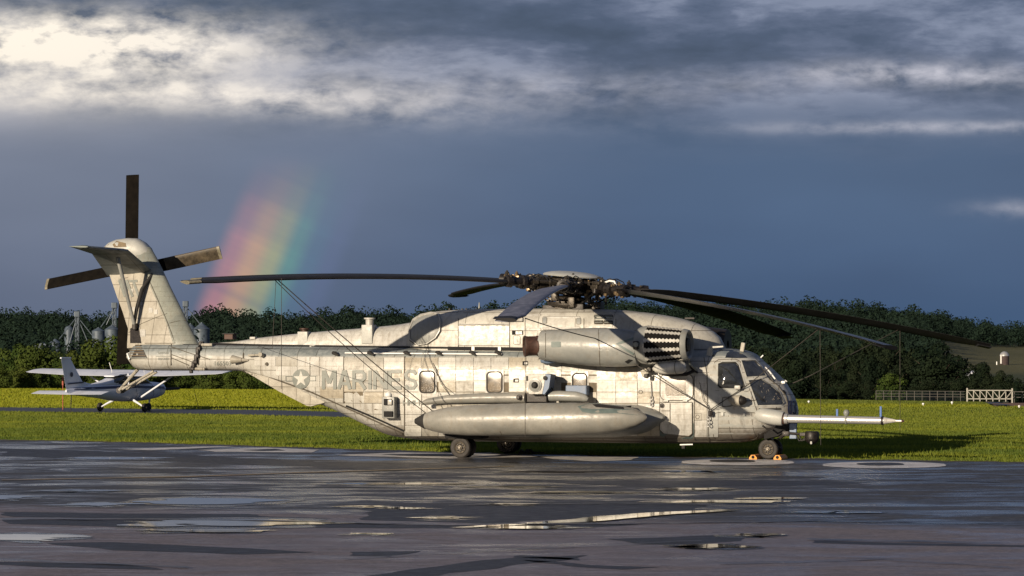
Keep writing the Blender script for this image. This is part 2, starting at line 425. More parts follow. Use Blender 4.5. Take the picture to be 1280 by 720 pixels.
c = t.mix(t.m('MULTIPLY', rgt, t.mr(t.m('ADD', Y, t.m('MULTIPLY', a, 6)), 166, 172)), c, t.mix(t.mr(b_, .35, .68), (.09,.11,.02), (.14,.15,.02)))
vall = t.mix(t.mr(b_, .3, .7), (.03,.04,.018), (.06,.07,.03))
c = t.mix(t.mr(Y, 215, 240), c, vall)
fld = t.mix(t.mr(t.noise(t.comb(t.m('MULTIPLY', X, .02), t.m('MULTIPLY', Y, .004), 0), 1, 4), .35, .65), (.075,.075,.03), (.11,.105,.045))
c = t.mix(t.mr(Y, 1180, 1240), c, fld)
t.put(p.inputs['Base Color'], c); p.inputs['Roughness'].default_value = .85; p.inputs['Specular IOR Level'].default_value = .2
bp = t.n('ShaderNodeBump'); bp.inputs['Strength'].default_value = .9; bp.inputs['Distance'].default_value = .12
t.put(bp.inputs['Height'], t.noise(gp, 5, 6, .75)); t.lk(bp.outputs[0], p.inputs['Normal'])
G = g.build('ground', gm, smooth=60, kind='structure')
tag(G, 'grass covered airfield ground sloping away to a wooded valley', None)

# wet apron
def edge_at(px_): return float(np.interp(px_, [-400, 0, 140, 320, 640, 900, 1280, 1700], [549.5, 552, 554.5, 560, 570, 574.5, 580.5, 584]))
ap_m = bpy.data.materials.new('wet_asphalt'); ap_m.use_nodes = True; t = NT(ap_m.node_tree)
p = t.n('ShaderNodeBsdfPrincipled'); o = t.n('ShaderNodeOutputMaterial'); t.lk(p.outputs[0], o.inputs[0])
gp = t.n('ShaderNodeNewGeometry').outputs['Position']; X, Y, Z = t.xyz(gp)
big = t.noise(t.comb(t.m('MULTIPLY', X, .10), t.m('MULTIPLY', Y, .16), 0), 1, 6, .6, .5)
med = t.noise(t.comb(t.m('MULTIPLY', X, .35), t.m('MULTIPLY', Y, .75), 4), 1, 6, .62, .4)
fine = t.noise(gp, 26, 4, .7)
wet = t.m('ADD', t.m('MULTIPLY', big, .55), t.m('MULTIPLY', med, .45))
col = t.mix(t.mr(fine, .35, .7), (.007,.008,.010), (.034,.034,.038))
col = t.mix(t.mr(med, .4, .6), col, (.024,.025,.030))
grit = t.noise(gp, 7, 5, .8)
col = t.mix(t.mr(grit, .5, .66), col, (.085,.085,.088))
lightp = t.mr(t.m('ADD', Y, t.m('MULTIPLY', t.m('SUBTRACT', X, 0), .42)), 67.5, 69.5, 1, 0)   # paler purple-grey nearest the camera, cloud reflection painted into the colour
col = t.mix(t.m('MULTIPLY', lightp, .8), col, t.mix(t.mr(fine, .35, .7), t.mix(t.mr(t.noise(gp, 1.1, 6, .7), .35, .65), (.055,.049,.055), (.14,.118,.128)), t.mix(t.mr(grit, .4, .62), (.15,.125,.135), (.32,.27,.28))))
t.put(p.inputs['Base Color'], col)
streak = t.noise(t.comb(t.m('MULTIPLY', X, .30), t.m('MULTIPLY', Y, .62), 9), 1, 8, .66, .8)
r = t.m('ADD', t.mr(wet, .42, .62, .52, .34, True), t.mr(streak, .44, .57, .16, -.27))
r = t.m('MAXIMUM', r, t.m('MULTIPLY', lightp, t.mr(t.noise(t.comb(t.m('MULTIPLY', X, .5), Y, 2), .8, 7, .65, .5), .40, .60, .52, .24)))
t.put(p.inputs['Roughness'], r)
p.inputs['Specular IOR Level'].default_value = .5
bp = t.n('ShaderNodeBump'); bp.inputs['Distance'].default_value = .006
t.put(bp.inputs['Strength'], t.mr(wet, .42, .62, .9, .35, True))
t.put(bp.inputs['Height'], t.m('ADD', t.noise(gp, 40, 4, .7), t.m('MULTIPLY', t.noise(t.comb(X, t.m('MULTIPLY', Y, 2.2), 0), 3, 3, .5), .6)))
t.lk(bp.outputs[0], p.inputs['Normal'])
ap = MB(); top = []
for q in range(-400, 1701, 20):
    e = edge_at(q)+.35*math.sin(q*.06)+random.uniform(-.12, .12); x, y = ground_pt(q, e); top.append((x, y))
nt = len(top)
vs = [(x, y, .05) for x, y in top]+[(x*1.0, 20, .05) for x, y in top]+[(x, y, -.1) for x, y in top]
ap.add(vs, [(i, i+1, nt+i+1, nt+i) for i in range(nt-1)]+[(i, i+1, 2*nt+i+1, 2*nt+i) for i in range(nt-1)])
ap.add([(-60, 20.001, .05), (60, 20.001, .05), (60, -60, .05), (-60, -60, .05)], [(0,1,2,3)])
AP = ap.build('apron', ap_m, kind='structure'); AP['label'] = 'wet dark asphalt apron'
AZ = .05   # apron top
M_WATER = bpy.data.materials.new('standing_water'); M_WATER.use_nodes = True; t = NT(M_WATER.node_tree)
p = t.n('ShaderNodeBsdfPrincipled'); o = t.n('ShaderNodeOutputMaterial'); t.lk(p.outputs[0], o.inputs[0])
p.inputs['Base Color'].default_value = (.012,.011,.012,1); p.inputs['Roughness'].default_value = .035; p.inputs['IOR'].default_value = 1.33
bp = t.n('ShaderNodeBump'); bp.inputs['Strength'].default_value = .02; bp.inputs['Distance'].default_value = .01
gp = t.n('ShaderNodeNewGeometry').outputs['Position']; t.put(bp.inputs['Height'], t.noise(gp, 2.0, 2, .5)); t.lk(bp.outputs[0], p.inputs['Normal'])
M_WPAINT = mat('worn_white_marking', (.74,.72,.70), .5)
t = NT(M_WPAINT.node_tree); p = t.n('ShaderNodeBsdfPrincipled'); o = t.n('ShaderNodeOutputMaterial'); t.lk(p.outputs[0], o.inputs[0])
gp = t.n('ShaderNodeNewGeometry').outputs['Position']; w_ = t.m('ADD', t.m('MULTIPLY', t.noise(gp, .9, 8, .72), .6), t.m('MULTIPLY', t.noise(gp, 5, 4, .7), .4))
t.put(p.inputs['Base Color'], t.mix(t.mr(w_, .36, .46), (.05,.05,.055), t.mix(t.mr(w_, .5, .62), (.5,.48,.46), (.78,.76,.74)))); p.inputs['Roughness'].default_value = .45
M_DAMP = mat('damp_asphalt', (.012,.012,.014), .22, var=.3, vscale=2, bump=.25, bscale=30)
M_DASH = mat('rough_dark_asphalt', (.010,.010,.012), .5, var=.4, vscale=3, bump=.6, bscale=60)
M_YLINE = mat('faded_yellow_line', (.20,.13,.04), .4, var=.3, vscale=2)
def sheet(name, outline_px, m_, z, rough=.0, n=90, kind='structure', seed=0):
    """flat sheet on the apron; outline in picture points dropped on the ground"""
    rr = random.Random(seed)
    pts = [ground_pt(a, b, AZ) for a, b in outline_px]
    out = []
    L = len(pts)
    for i in range(L):
        p0, p1 = pts[i], pts[(i+1) % L]; k = max(2, int(math.dist(p0, p1)/.35))
        for j in range(k):
            s_ = j/k; out.append([p0[0]+(p1[0]-p0[0])*s_, p0[1]+(p1[1]-p0[1])*s_])
    ph = [rr.uniform(0, 6.3) for _ in range(6)]
    for q, pt in enumerate(out):
        u = q*.35
        pt[0] += 2.4*rough*(math.sin(u*1.3+ph[0])+.6*math.sin(u*3.1+ph[1])+rr.uniform(-.3, .3))
        pt[1] += rough*(math.sin(u*1.7+ph[2])+.6*math.sin(u*3.7+ph[3])+rr.uniform(-.3, .3))
    b = MB(); b.add([(x, y, z) for x, y in out], [tuple(range(len(out)))])
    bm = bmesh.new(); vv = [bm.verts.new((x, y, z)) for x, y in out]
    try: f = bm.faces.new(vv)
    except Exception: bm.free(); return None
    bmesh.ops.triangulate(bm, faces=bm.faces[:]); bmesh.ops.recalc_face_normals(bm, faces=bm.faces[:])
    for f in bm.faces:
        if f.normal.z < 0: f.normal_flip()
    me = bpy.data.meshes.new(name); bm.to_mesh(me); bm.free(); me.materials.append(m_)
    ob = bpy.data.objects.new(name, me); COL.objects.link(ob); ob['kind'] = kind
    return ob
def ell(cx, cy, w, h, n=20, skew=0):
    return [(cx+w/2*math.cos(2*PI*i/n)+skew*h/2*math.sin(2*PI*i/n), cy+h/2*math.sin(2*PI*i/n)) for i in range(n)]
# rough dark patches of newer asphalt (drawn before the water)
sd = 1
for o_ in ([(0,650),(270,650),(560,657),(820,655),(700,662),(480,660),(180,659),(0,655)],
           [(60,679),(130,678),(330,686),(388,691),(300,693),(150,688)],
           [(432,690),(520,689),(500,696),(440,695)],
           [(440,720),(520,712),(640,697),(730,694),(700,702),(560,716),(520,722)],
           [(0,702),(160,706),(190,712),(60,709),(0,706)],
           [(770,674),(860,670),(960,668),(930,676),(850,682),(780,680)],
           [(640,694),(735,698),(728,701),(650,697)],
           [(640,700),(740,706),(830,709),(790,712),(700,708)],
           [(1010,676),(1280,682),(1280,684),(1010,679)]):
    sheet('asphalt_patch', o_, M_DASH, AZ+.004, .05, seed=sd); sd += 1
for o_ in (ell(262,627,170,8), ell(120,631,80,4), ell(10,622,60,5), ell(100,614,80,2.4), ell(460,634,50,2), ell(505,636,40,1.6), ell(556,648,46,3),
           ell(632,631,45,2), ell(1045,641,80,3), ell(205,656,90,6), ell(300,654,190,8), ell(365,654,90,5), ell(255,664,150,4), ell(655,660,110,3,skew=-3),
           ell(900,628,150,3), ell(965,624,70,3), ell(720,616,120,2), ell(860,612,90,2.4), ell(890,684,70,4.5), ell(940,670,60,3), ell(460,668,40,2),
           ell(860,590,70,2.4), ell(500,605,160,2.2), ell(140,573,120,2.4), ell(30,672,120,8), ell(700,590,120,1.6), ell(640,609,100,1.6)):
    cx_ = sum(q[0] for q in o_)/len(o_); cy_ = sum(q[1] for q in o_)/len(o_)
    sheet('damp_margin', [(cx_+(a-cx_)*1.22, cy_+(b_-cy_)*1.7) for a, b_ in o_], M_DAMP, AZ+.0052+.0001*(sd % 30), .10, seed=sd+200)
    sheet('puddle', o_, M_WATER, AZ+.009+.0005*(sd % 30), .12, seed=sd); sd += 1
sheet('puddle', [(640,658.6),(760,651.5),(850,644),(930,638),(890,638.6),(800,643),(720,649),(660,655),(570,661)], M_WATER, AZ+.0255, .04, seed=77)
# paint
def mark(o_, z=.008, m_=M_WPAINT, r_=.02): sheet('painted_marking', o_, m_, AZ+z, r_, seed=len(o_))
mark([(150,562),(200,560),(240,558.6),(300,557.8),(260,560),(190,563)])
mark([(250,562.8),(330,559.6),(400,562.5),(386,566),(290,565),(272,565.2)])
mark([(300,563),(345,561.5),(358,563.6),(330,564.2)], .016, M_DASH)
mark([(420,569),(500,565.8),(590,567),(700,570.8),(560,573.5),(440,570)])
mark([(480,568.6),(560,567.4),(600,569.3),(560,571),(500,570)], .016, M_DASH)
mark([(665,570),(795,571.5),(790,575),(745,577),(690,574)])
mark(ell(922,578,146,7.5)); mark(ell(915,576.8,60,3.2), .016, M_DASH)
mark(ell(1105,581.5,160,8)); mark(ell(1100,580.6,62,3.6), .016, M_DASH)
mark([(0,600),(220,596),(400,590),(640,583),(640,583.6),(400,591),(220,597.2),(0,601)], .014, M_YLINE)

for o_ in ([(440,634),(620,628),(820,626),(900,634),(760,646),(600,655),(470,650)], [(0,560),(180,566),(420,578),(640,584),(500,588),(240,578),(0,570)], [(700,604),(900,600),(1100,603),(980,608),(800,609)], [(0,640),(300,643),(420,648),(200,649),(0,646)]):
    sheet('asphalt_patch', o_, M_DASH, AZ+.0025, .08, seed=sd); sd += 1
def tar(pts, w=.07):
    b = MB(); P_ = []
    for i in range(len(pts)-1):
        for j in range(10):
            q = j/10; P_.append(ground_pt(pts[i][0]+(pts[i+1][0]-pts[i][0])*q, pts[i][1]+(pts[i+1][1]-pts[i][1])*q, AZ))
    P_ = [(x+random.uniform(-.04,.04), y+random.uniform(-.10,.10)) for x, y in P_]
    vs = []
    for i, (x, y) in enumerate(P_): h_ = w*random.uniform(.5, 1.4); vs += [(x, y-h_, AZ+.027), (x, y+h_, AZ+.027)]
    b.add(vs, [(2*i, 2*i+1, 2*i+3, 2*i+2) for i in range(len(P_)-1)]); b.build('tar_joint', M_TAR, kind='structure')
M_TAR = mat('glossy_tar_joint', (.006,.006,.007), .3)
tar([(0,649.5),(270,650.5),(560,657),(830,655),(1010,652),(1280,655)], .12); tar([(640,632),(760,630),(1010,634)]); tar([(1010,675),(1280,681)], .1); tar([(560,633),(690,630)]); tar([(0,700),(260,712)], .09)
tar([(320,604),(640,600),(980,596),(1280,604)], .1); tar([(0,616),(420,609),(900,618)], .09); tar([(430,700),(640,688),(900,676)], .06); tar([(900,706),(1100,700),(1280,712)], .06)
M_SOIL = mat('muddy_verge', (.06,.05,.035), .8, var=.5, vscale=3)
vb = MB(); vv = []
for q in range(-300, 1601, 8):
    e = edge_at(q)+.35*math.sin(q*.06); a_ = ground_pt(q, e+random.uniform(.1,.7)); c_ = ground_pt(q, e-random.uniform(.2,1.1)); vv += [(a_[0], a_[1], AZ+.006), (c_[0], c_[1], AZ+.006)]
vb.add(vv, [(2*i, 2*i+1, 2*i+3, 2*i+2) for i in range(len(vv)//2-1)]); vb.build('muddy_verge', M_SOIL, kind='structure')
# taxiway strip across the meadow
tw = MB(); rows = []
for q in range(-300, 761, 20):
    c_ = 512+q*.0125+max(0, q-320)*.012; hw_ = 2.1+q*.0022
    a_ = ground_pt(q, c_-hw_-.6); b2 = ground_pt(q, c_+hw_)
    rows.append(((a_[0], a_[1], .012), (b2[0], b2[1], .012)))
tv = [v for r_ in rows for v in r_]
tw.add(tv, [(2*i, 2*i+1, 2*i+3, 2*i+2) for i in range(len(rows)-1)])
M_TAXI = mat('taxiway_asphalt', (.035,.037,.045), .55, var=.25, vscale=.4)
tw.build('taxiway', M_TAXI, kind='structure')

# farm track and bare soil by the gate on the right
d_ = MB()
def gpt(px_, Y_): x = (px_-640)/F*Y_; return (x, Y_, zt(x, Y_)+.05)
d_.add([gpt(1246, 182), gpt(1400, 186), gpt(1400, 160), gpt(1244, 161), gpt(1240, 170)], [(0,1,2,3,4)]); d_.build('bare_soil', M_DIRT, kind='structure')
d_ = MB(); d_.add([(v[0], v[1], v[2]+.03) for v in (gpt(1227, 182), gpt(1249, 182), gpt(1264, 163), gpt(1246, 163))], [(0,1,2,3)]); d_.build('track', M_TAXI, kind='structure')

# grass blades standing on the meadow
def grass_mat():
    mt = bpy.data.materials.new('grass_blades'); mt.use_nodes = True; t = NT(mt.node_tree)
    p = t.n('ShaderNodeBsdfPrincipled'); o = t.n('ShaderNodeOutputMaterial'); tr = t.n('ShaderNodeBsdfTranslucent'); mx = t.n('ShaderNodeMixShader')
    gp = t.n('ShaderNodeNewGeometry').outputs['Position']; X, Y, Z = t.xyz(gp)
    n_ = t.noise(gp, .9, 5, .7); w_ = t.noise(t.comb(t.m('MULTIPLY', X, .3), Y, 0), .2, 4, .6)
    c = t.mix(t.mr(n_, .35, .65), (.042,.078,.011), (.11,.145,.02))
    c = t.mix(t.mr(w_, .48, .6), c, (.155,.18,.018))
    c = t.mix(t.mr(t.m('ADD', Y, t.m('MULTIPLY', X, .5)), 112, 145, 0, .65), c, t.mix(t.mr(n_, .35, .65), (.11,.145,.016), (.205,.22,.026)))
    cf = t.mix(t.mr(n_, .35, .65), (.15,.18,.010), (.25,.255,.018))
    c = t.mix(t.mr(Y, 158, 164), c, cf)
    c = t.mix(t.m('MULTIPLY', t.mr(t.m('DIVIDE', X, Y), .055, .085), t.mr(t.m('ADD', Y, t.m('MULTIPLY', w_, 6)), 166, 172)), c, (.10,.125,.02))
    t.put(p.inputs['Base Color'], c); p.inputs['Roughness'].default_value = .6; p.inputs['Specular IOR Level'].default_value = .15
    t.put(tr.inputs[0], c); mx.inputs[0].default_value = .3
    t.lk(p.outputs[0], mx.inputs[1]); t.lk(tr.outputs[0], mx.inputs[2]); t.lk(mx.outputs[0], o.inputs[0])
    return mt
GM = grass_mat()
def tri_mesh(name, V, m_, label=None, quads=False):
    k = 4 if quads else 3; n = len(V)//k
    me = bpy.data.meshes.new(name); me.vertices.add(len(V)); me.vertices.foreach_set('co', V.astype(np.float32).ravel())
    me.loops.add(n*k); me.loops.foreach_set('vertex_index', np.arange(n*k, dtype=np.int32))
    me.polygons.add(n); me.polygons.foreach_set('loop_start', np.arange(0, n*k, k, dtype=np.int32))
    me.update(calc_edges=True); me.materials.append(m_); return me
def grass(n, y0, y1, hgt, wid, pl=-60, pr=1340):
    u = rng.random(n); Yg = 1/((1/y0)+(1/y1-1/y0)*u)
    P_ = rng.uniform(pl, pr, n); Xg = (P_-640)/F*Yg
    pe = 406+F*CZ/Yg; ed = np.interp(P_, [-400, 0, 140, 320, 640, 900, 1280, 1700], [549.5, 552, 554.5, 560, 570, 574.5, 580.5, 584])
    tc_ = 512+P_*.0125+np.maximum(0, P_-320)*.012; hw = 2.4+P_*.0022
    ok = (pe < ed-.15) & ~((np.abs(pe-tc_) < hw) & (P_ < 740))
    ok &= ~((P_ > 1228+(182-Yg)*.6) & (Yg > 162))
    Xg, Yg = Xg[ok], Yg[ok]; n = len(Xg)
    an = rng.uniform(-.9, .9, n); w = wid*rng.uniform(.6, 1.3, n); h = hgt*rng.uniform(.4, 1.3, n)
    z0 = np.array([zt(a, b) for a, b in zip(Xg, Yg)]) if y1 > 187 else np.zeros(n)
    lx, ly = rng.normal(0, .3, n)*h, rng.normal(0, .3, n)*h
    V = np.empty((n, 3, 3)); V[:, 0] = np.c_[Xg-w*np.cos(an), Yg-w*np.sin(an), z0-.01]; V[:, 1] = np.c_[Xg+w*np.cos(an), Yg+w*np.sin(an), z0-.01]
    V[:, 2] = np.c_[Xg+lx, Yg+ly, z0+h]
    return V.reshape(-1, 3)
V = np.vstack([grass(380000, 94, 160, .065, .022), grass(130000, 156, 214, .09, .045), grass(9000, 94, 116, .15, .025)])
gme = tri_mesh('grass', V, GM); go = bpy.data.objects.new('grass', gme); COL.objects.link(go)
tag(go, 'short mown grass covering the airfield', 'grass', kind='stuff')

# ================================================================== TREES
def leaf_mat(name, a, b, tr_=.15, ns=.28):
    mt = bpy.data.materials.new(name); mt.use_nodes = True; t = NT(mt.node_tree)
    p = t.n('ShaderNodeBsdfPrincipled'); o = t.n('ShaderNodeOutputMaterial'); trn = t.n('ShaderNodeBsdfTranslucent'); mx = t.n('ShaderNodeMixShader')
    gp = t.n('ShaderNodeNewGeometry'); oi = t.n('ShaderNodeObjectInfo').outputs['Random']
    n_ = t.noise(gp.outputs['Position'], ns, 4, .6)
    c = t.mix(t.mr(n_, .35, .65), a, b)
    c = t.mix(t.m('MULTIPLY', oi, .55), c, tuple(v*k for v, k in zip(b, (1.25, .95, .9))))
    t.put(p.inputs['Base Color'], c); p.inputs['Roughness'].default_value = .85; p.inputs['Specular IOR Level'].default_value = .04
    t.put(trn.inputs[0], c); mx.inputs[0].default_value = tr_
    t.lk(p.outputs[0], mx.inputs[1]); t.lk(trn.outputs[0], mx.inputs[2]); t.lk(mx.outputs[0], o.inputs[0]); return mt
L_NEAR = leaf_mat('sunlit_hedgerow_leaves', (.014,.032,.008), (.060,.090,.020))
L_MID = leaf_mat('shaded_wood_leaves', (.004,.0095,.0065), (.014,.023,.0115), .05)  # leaf colour darkened to paint in cloud shade over the wood
L_FAR = leaf_mat('distant_wood_leaves', (.0028,.0095,.0105), (.0125,.0265,.018), .0, .06)  # cloud shadow and bluish haze painted into the leaf colour
M_BARK = mat('bark', (.045,.032,.022), .9, var=.4, vscale=3)
def crown_quads(n, H_, Wd, rs, leaf, lobes=9, base=.12, jit=.42):
    """leaf clump faces spread through a crown made of several lobes"""
    C = []
    for i in range(lobes):
        a_ = rs.uniform(0, 2*PI); rr_ = Wd*.5*rs.uniform(.1, .62); h_ = H_*(base+.15+rs.uniform(0, .62))
        tap = 1-.5*max(0, (h_/H_-.55))
        C.append((rr_*tap*math.cos(a_), rr_*tap*math.sin(a_), h_, Wd*rs.uniform(.16, .30), H_*rs.uniform(.10, .19)))
    C.append((0, 0, H_*.83, Wd*.2, H_*.17)); C.append((0, 0, H_*.45, Wd*.36, H_*.27))
    C = np.array(C); w_ = C[:, 3]**2; idx = rs.choice(len(C), n, p=w_/w_.sum())
    d = rs.normal(size=(n, 3)); d /= np.linalg.norm(d, axis=1)[:, None]
    rad = rs.uniform(.55, 1.04, n)**.6
    c = C[idx]; P_ = c[:, :3]+d*rad[:, None]*np.c_[c[:, 3], c[:, 3], c[:, 4]]
    nrm = d+rs.normal(0, jit, (n, 3)); nrm /= np.linalg.norm(nrm, axis=1)[:, None]
    u = np.cross(nrm, rs.normal(size=(n, 3))); u /= np.linalg.norm(u, axis=1)[:, None]; v = np.cross(nrm, u)
    s = (leaf*rs.uniform(.5, 1.2, n))[:, None]
    Q = np.empty((n, 4, 3)); Q[:, 0] = P_-u*s-v*s*.55; Q[:, 1] = P_+u*s-v*s*.45; Q[:, 2] = P_+u*s*.8+v*s*.6; Q[:, 3] = P_-u*s*.7+v*s*.5
    return Q.reshape(-1, 3)
protos = []
for i in range(9):
    rs = np.random.RandomState(100+i); H_ = 8.0; Wd = [7.5, 6.2, 8.2, 5.2, 7, 6, 9, 4.6, 6.6][i]
    q = crown_quads(5200, H_, Wd, rs, .21, 9+i % 4, .02)
    cm = {}
    for nm, m_ in (('n', L_NEAR), ('m', L_MID)): cm[nm] = tri_mesh('crown', q, m_, quads=True)
    tb = MB(); tb.tube([(0,0,-.6), (.05,0,1.6), (.1,.05,3.4), (0,.1,6.4)], [.26, .2, .15, .04], 8)
    for k in range(7):
        a_ = rs.uniform(0, 6.28); z_ = rs.uniform(1.4, 4.6); L_ = Wd*rs.uniform(.24, .4)
        tb.tube([(0,0,z_), (math.cos(a_)*L_*.5, math.sin(a_)*L_*.5, z_+L_*.35), (math.cos(a_)*L_, math.sin(a_)*L_, z_+L_*.8)], [.09, .06, .02], 5)
    to = tb.build('trunk', M_BARK, link=False); protos.append((cm, to.data)); bpy.data.objects.remove(to)
def ordw(n):
    a = ['', 'first', 'second', 'third', 'fourth', 'fifth', 'sixth', 'seventh', 'eighth', 'ninth', 'tenth', 'eleventh', 'twelfth', 'thirteenth', 'fourteenth', 'fifteenth', 'sixteenth', 'seventeenth', 'eighteenth', 'nineteenth']
    b = {2: 'twent', 3: 'thirt', 4: 'fort', 5: 'fift', 6: 'sixt'}
    if n < 20: return a[n]
    return b[n//10]+'ieth' if n % 10 == 0 else b[n//10]+'y '+a[n % 10]
CNT = {}
def nth(key):
    CNT[key] = CNT.get(key, 0)+1; return ordw(CNT[key])
def tree(px_, Y_, top_py, kind, k=None, wide=1, label='', group=None):
    x = (px_-640)/F*Y_; z = zt(x, Y_)-.2
    h = CZ+(HY-top_py)*Y_/F-z; s = max(.25, h/8.0)
    r_ = thing('broadleaf_tree', (x, Y_, z), label, 'tree', random.uniform(0, 6.28), group)
    cm, tm = protos[k if k is not None else random.randrange(9)]
    r_.scale = (s*wide, s*wide, s)
    for nm, me in (('crown', cm[kind]), ('trunk', tm)):
        c_ = bpy.data.objects.new(nm, me); COL.objects.link(c_); c_.parent = r_
rt = random.Random(5)
GL = 'sunlit trees in the hedgerow beyond the meadow'; GR = 'dark trees in the valley wood behind the meadow'
LBL = 'leafy green tree in the sunlit row beyond the far edge of the meadow'
LBR = 'dark leafy tree in the shaded wood behind the meadow'
p_ = -40
while p_ < 1000:     # front row
    tp = float(np.interp(p_, [-40, 40, 60, 130, 155, 175, 330, 420, 700, 1000], [424, 428, 444, 420, 420, 430, 448, 444, 438, 442]))+rt.uniform(-5, 9)
    Y_ = rt.uniform(250, 345) if p_ < 900 else rt.uniform(330, 430)
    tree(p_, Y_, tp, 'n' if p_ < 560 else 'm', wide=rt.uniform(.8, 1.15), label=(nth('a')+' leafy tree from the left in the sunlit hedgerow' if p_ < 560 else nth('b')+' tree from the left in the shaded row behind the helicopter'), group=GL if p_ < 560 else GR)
    p_ += rt.uniform(16, 27)
p_ = -30
while p_ < 600:     # lower filling growth in front
    tree(p_, rt.uniform(228, 244), rt.uniform(455, 470), 'n', wide=rt.uniform(1.1, 1.5), label=nth('c')+' low bushy tree from the left at the foot of the sunlit hedgerow', group='bushes at the foot of the hedgerow')
    p_ += rt.uniform(20, 34)
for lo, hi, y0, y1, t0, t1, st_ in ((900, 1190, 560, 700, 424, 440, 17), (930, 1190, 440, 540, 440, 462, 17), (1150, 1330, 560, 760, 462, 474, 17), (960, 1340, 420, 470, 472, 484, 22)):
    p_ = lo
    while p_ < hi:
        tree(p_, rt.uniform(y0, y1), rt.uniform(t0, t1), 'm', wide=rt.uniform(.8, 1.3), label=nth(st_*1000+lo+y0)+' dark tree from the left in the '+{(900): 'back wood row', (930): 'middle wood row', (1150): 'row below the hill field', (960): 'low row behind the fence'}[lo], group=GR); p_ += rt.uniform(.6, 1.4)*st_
tree(1112, 415, 466, 'n', 2, 1.25, 'rounded lighter green tree in front of the dark wood right of the nose')
tree(1150, 600, 431, 'm', 3, 1.0, 'tall ragged dark tree at the left end of the open hill field')
tree(1229, 900, 452, 'm', 4, 1.1, 'isolated dark tree left of the brick silo on the hill field')
# distant woodland: one mass
def far_tris():
    out = []; rs = np.random.RandomState(9)
    base = [crown_quads(520, 11, 11.5, np.random.RandomState(50+i), .46, 7, .0, .26).reshape(-1, 4, 3) for i in range(7)]
    cand = []
    for yy in np.arange(900, 2060, 15.0):
        for xx in np.arange(-.19*yy, .19*yy, 11.5):
            x = xx+rs.uniform(-5, 5); y = yy+rs.uniform(-6, 6); pp = 640+F*x/y
            if pp > 1166+rs.uniform(-8, 8) and 1120 < y < 1730: continue
            if 640 < pp < 905 and y < 1300: continue
            if y < 1120 and (pp > 1150): continue
            cand.append((x, y, pp))
    for (x, y, pp) in cand:
        q = base[rs.randint(7)]; n_ = 520 if y > 1750 else 300
        a_ = rs.uniform(0, 6.28); ca, sa = math.cos(a_), math.sin(a_); s = rs.uniform(.75, 1.25) if rs.rand() > .12 else rs.uniform(1.25, 1.6)
        Q = q[rs.permutation(520)[:n_]]*s
        R_ = np.stack([Q[..., 0]*ca-Q[..., 1]*sa+x, Q[..., 0]*sa+Q[..., 1]*ca+y, Q[..., 2]+zt(x, y)-.5], -1)
        out.append(R_.reshape(-1, 3))
    return np.vstack(out)
fv = far_tris(); print('far wood faces', len(fv)//4)
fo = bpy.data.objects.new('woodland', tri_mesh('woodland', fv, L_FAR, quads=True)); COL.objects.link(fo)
tag(fo, 'dark wooded hillside along the horizon', 'woodland', kind='stuff')

# ================================================================== FARM
def at(px_, py_, Y_): return Vector(((px_-640)/F*Y_, Y_, CZ+(HY-py_)*Y_/F))
def grain_bin(px_, py0, py1, w, Y_, label):
    a_ = at(px_, py1, Y_); H_ = (py1-py0)*Y_/F; R_ = w/2*Y_/F; zb = zt(a_.x, Y_)
    r_ = thing('grain_bin', (a_.x, a_.y, zb), label, 'grain bin'); e = a_.z-zb
    prof = [(0, R_)]; k = 8
    for i in range(k): prof += [((e+H_*.68)*(i+.5)/k, R_*1.012), ((e+H_*.68)*(i+1)/k, R_)]
    MB().lathe((0,0,0), (0,0,1), prof, 28).build('wall', M_GALV, r_, 25)
    b = MB().lathe((0,0,e+H_*.68), (0,0,1), [(0, R_*1.06), (H_*.28, R_*.14), (H_*.32, R_*.12), (H_*.33, 0)], 28)
    b.build('roof', M_GALV, r_, 30)
    return r_
grain_bin(69, 423, 440, 14, 1150, 'small grey grain bin lowest and furthest left among the trees')
grain_bin(123, 409, 424, 16, 1150, 'grey grain bin with pinkish roof between two leg towers')
grain_bin(140, 406, 424, 18, 1140, 'larger grey grain bin just left of the helicopter fin')
grain_bin(238, 404, 428, 16, 1160, 'grain bin half hidden behind the right edge of the fin')
grain_bin(252, 403, 429, 20, 1140, 'corrugated grain bin with cone roof right of the fin')
def leg_tower(px_, py0, Y_, cables, label):
    t0 = at(px_, py0, Y_); zb = zt(t0.x, Y_); H_ = t0.z-zb
    r_ = thing('elevator_tower', (t0.x, Y_, zb), label, 'grain elevator')
    b = MB()
    for sx in (-.7, .7):
        for sy in (-.7, .7): b.box((sx*.8, sy*.8, H_/2), (.2, .2, H_))
    for i in range(int(H_/2)):
        b.box((0, -.7, 2*i+1), (1.4, .15, .15)); b.tube([(-.7,-.7,2*i), (.7,-.7,2*i+2)], .07, 4)
    b.build('tower_frame', M_GALV, r_)
    MB().bbox((0,0,H_+.3), (1.9, 1.9, 2.0), .3).build('head_box', M_GALV, r_)
    MB().box((0,0,H_/2), (.5,.5,H_)).build('elevator_leg', M_GALV, r_)
    for (qx, qy) in cables:
        e = at(qx, qy, Y_)-Vector((t0.x, Y_, zb)); MB().tube([(0,0,H_-.4), e], .16, 5).build('spout', M_GALV, r_)
    return r_
leg_tower(96.5, 394, 1170, [(86,432),(110,428),(116,420),(74,424)], 'pale grain elevator tower with fanned spouts left of the bins')
leg_tower(143, 383, 1165, [(126,409),(133,406)], 'tall grain elevator tower directly left of the helicopter fin')
leg_tower(232, 381, 1170, [(218,400),(250,405)], 'tall grain elevator tower directly right of the helicopter fin')
a_ = at(86, 432, 1180); r_ = thing('storage_silo', (a_.x, a_.y, at(86, 407, 1180).z-21.4), 'slim grey silo beside the pale elevator tower', 'silo')
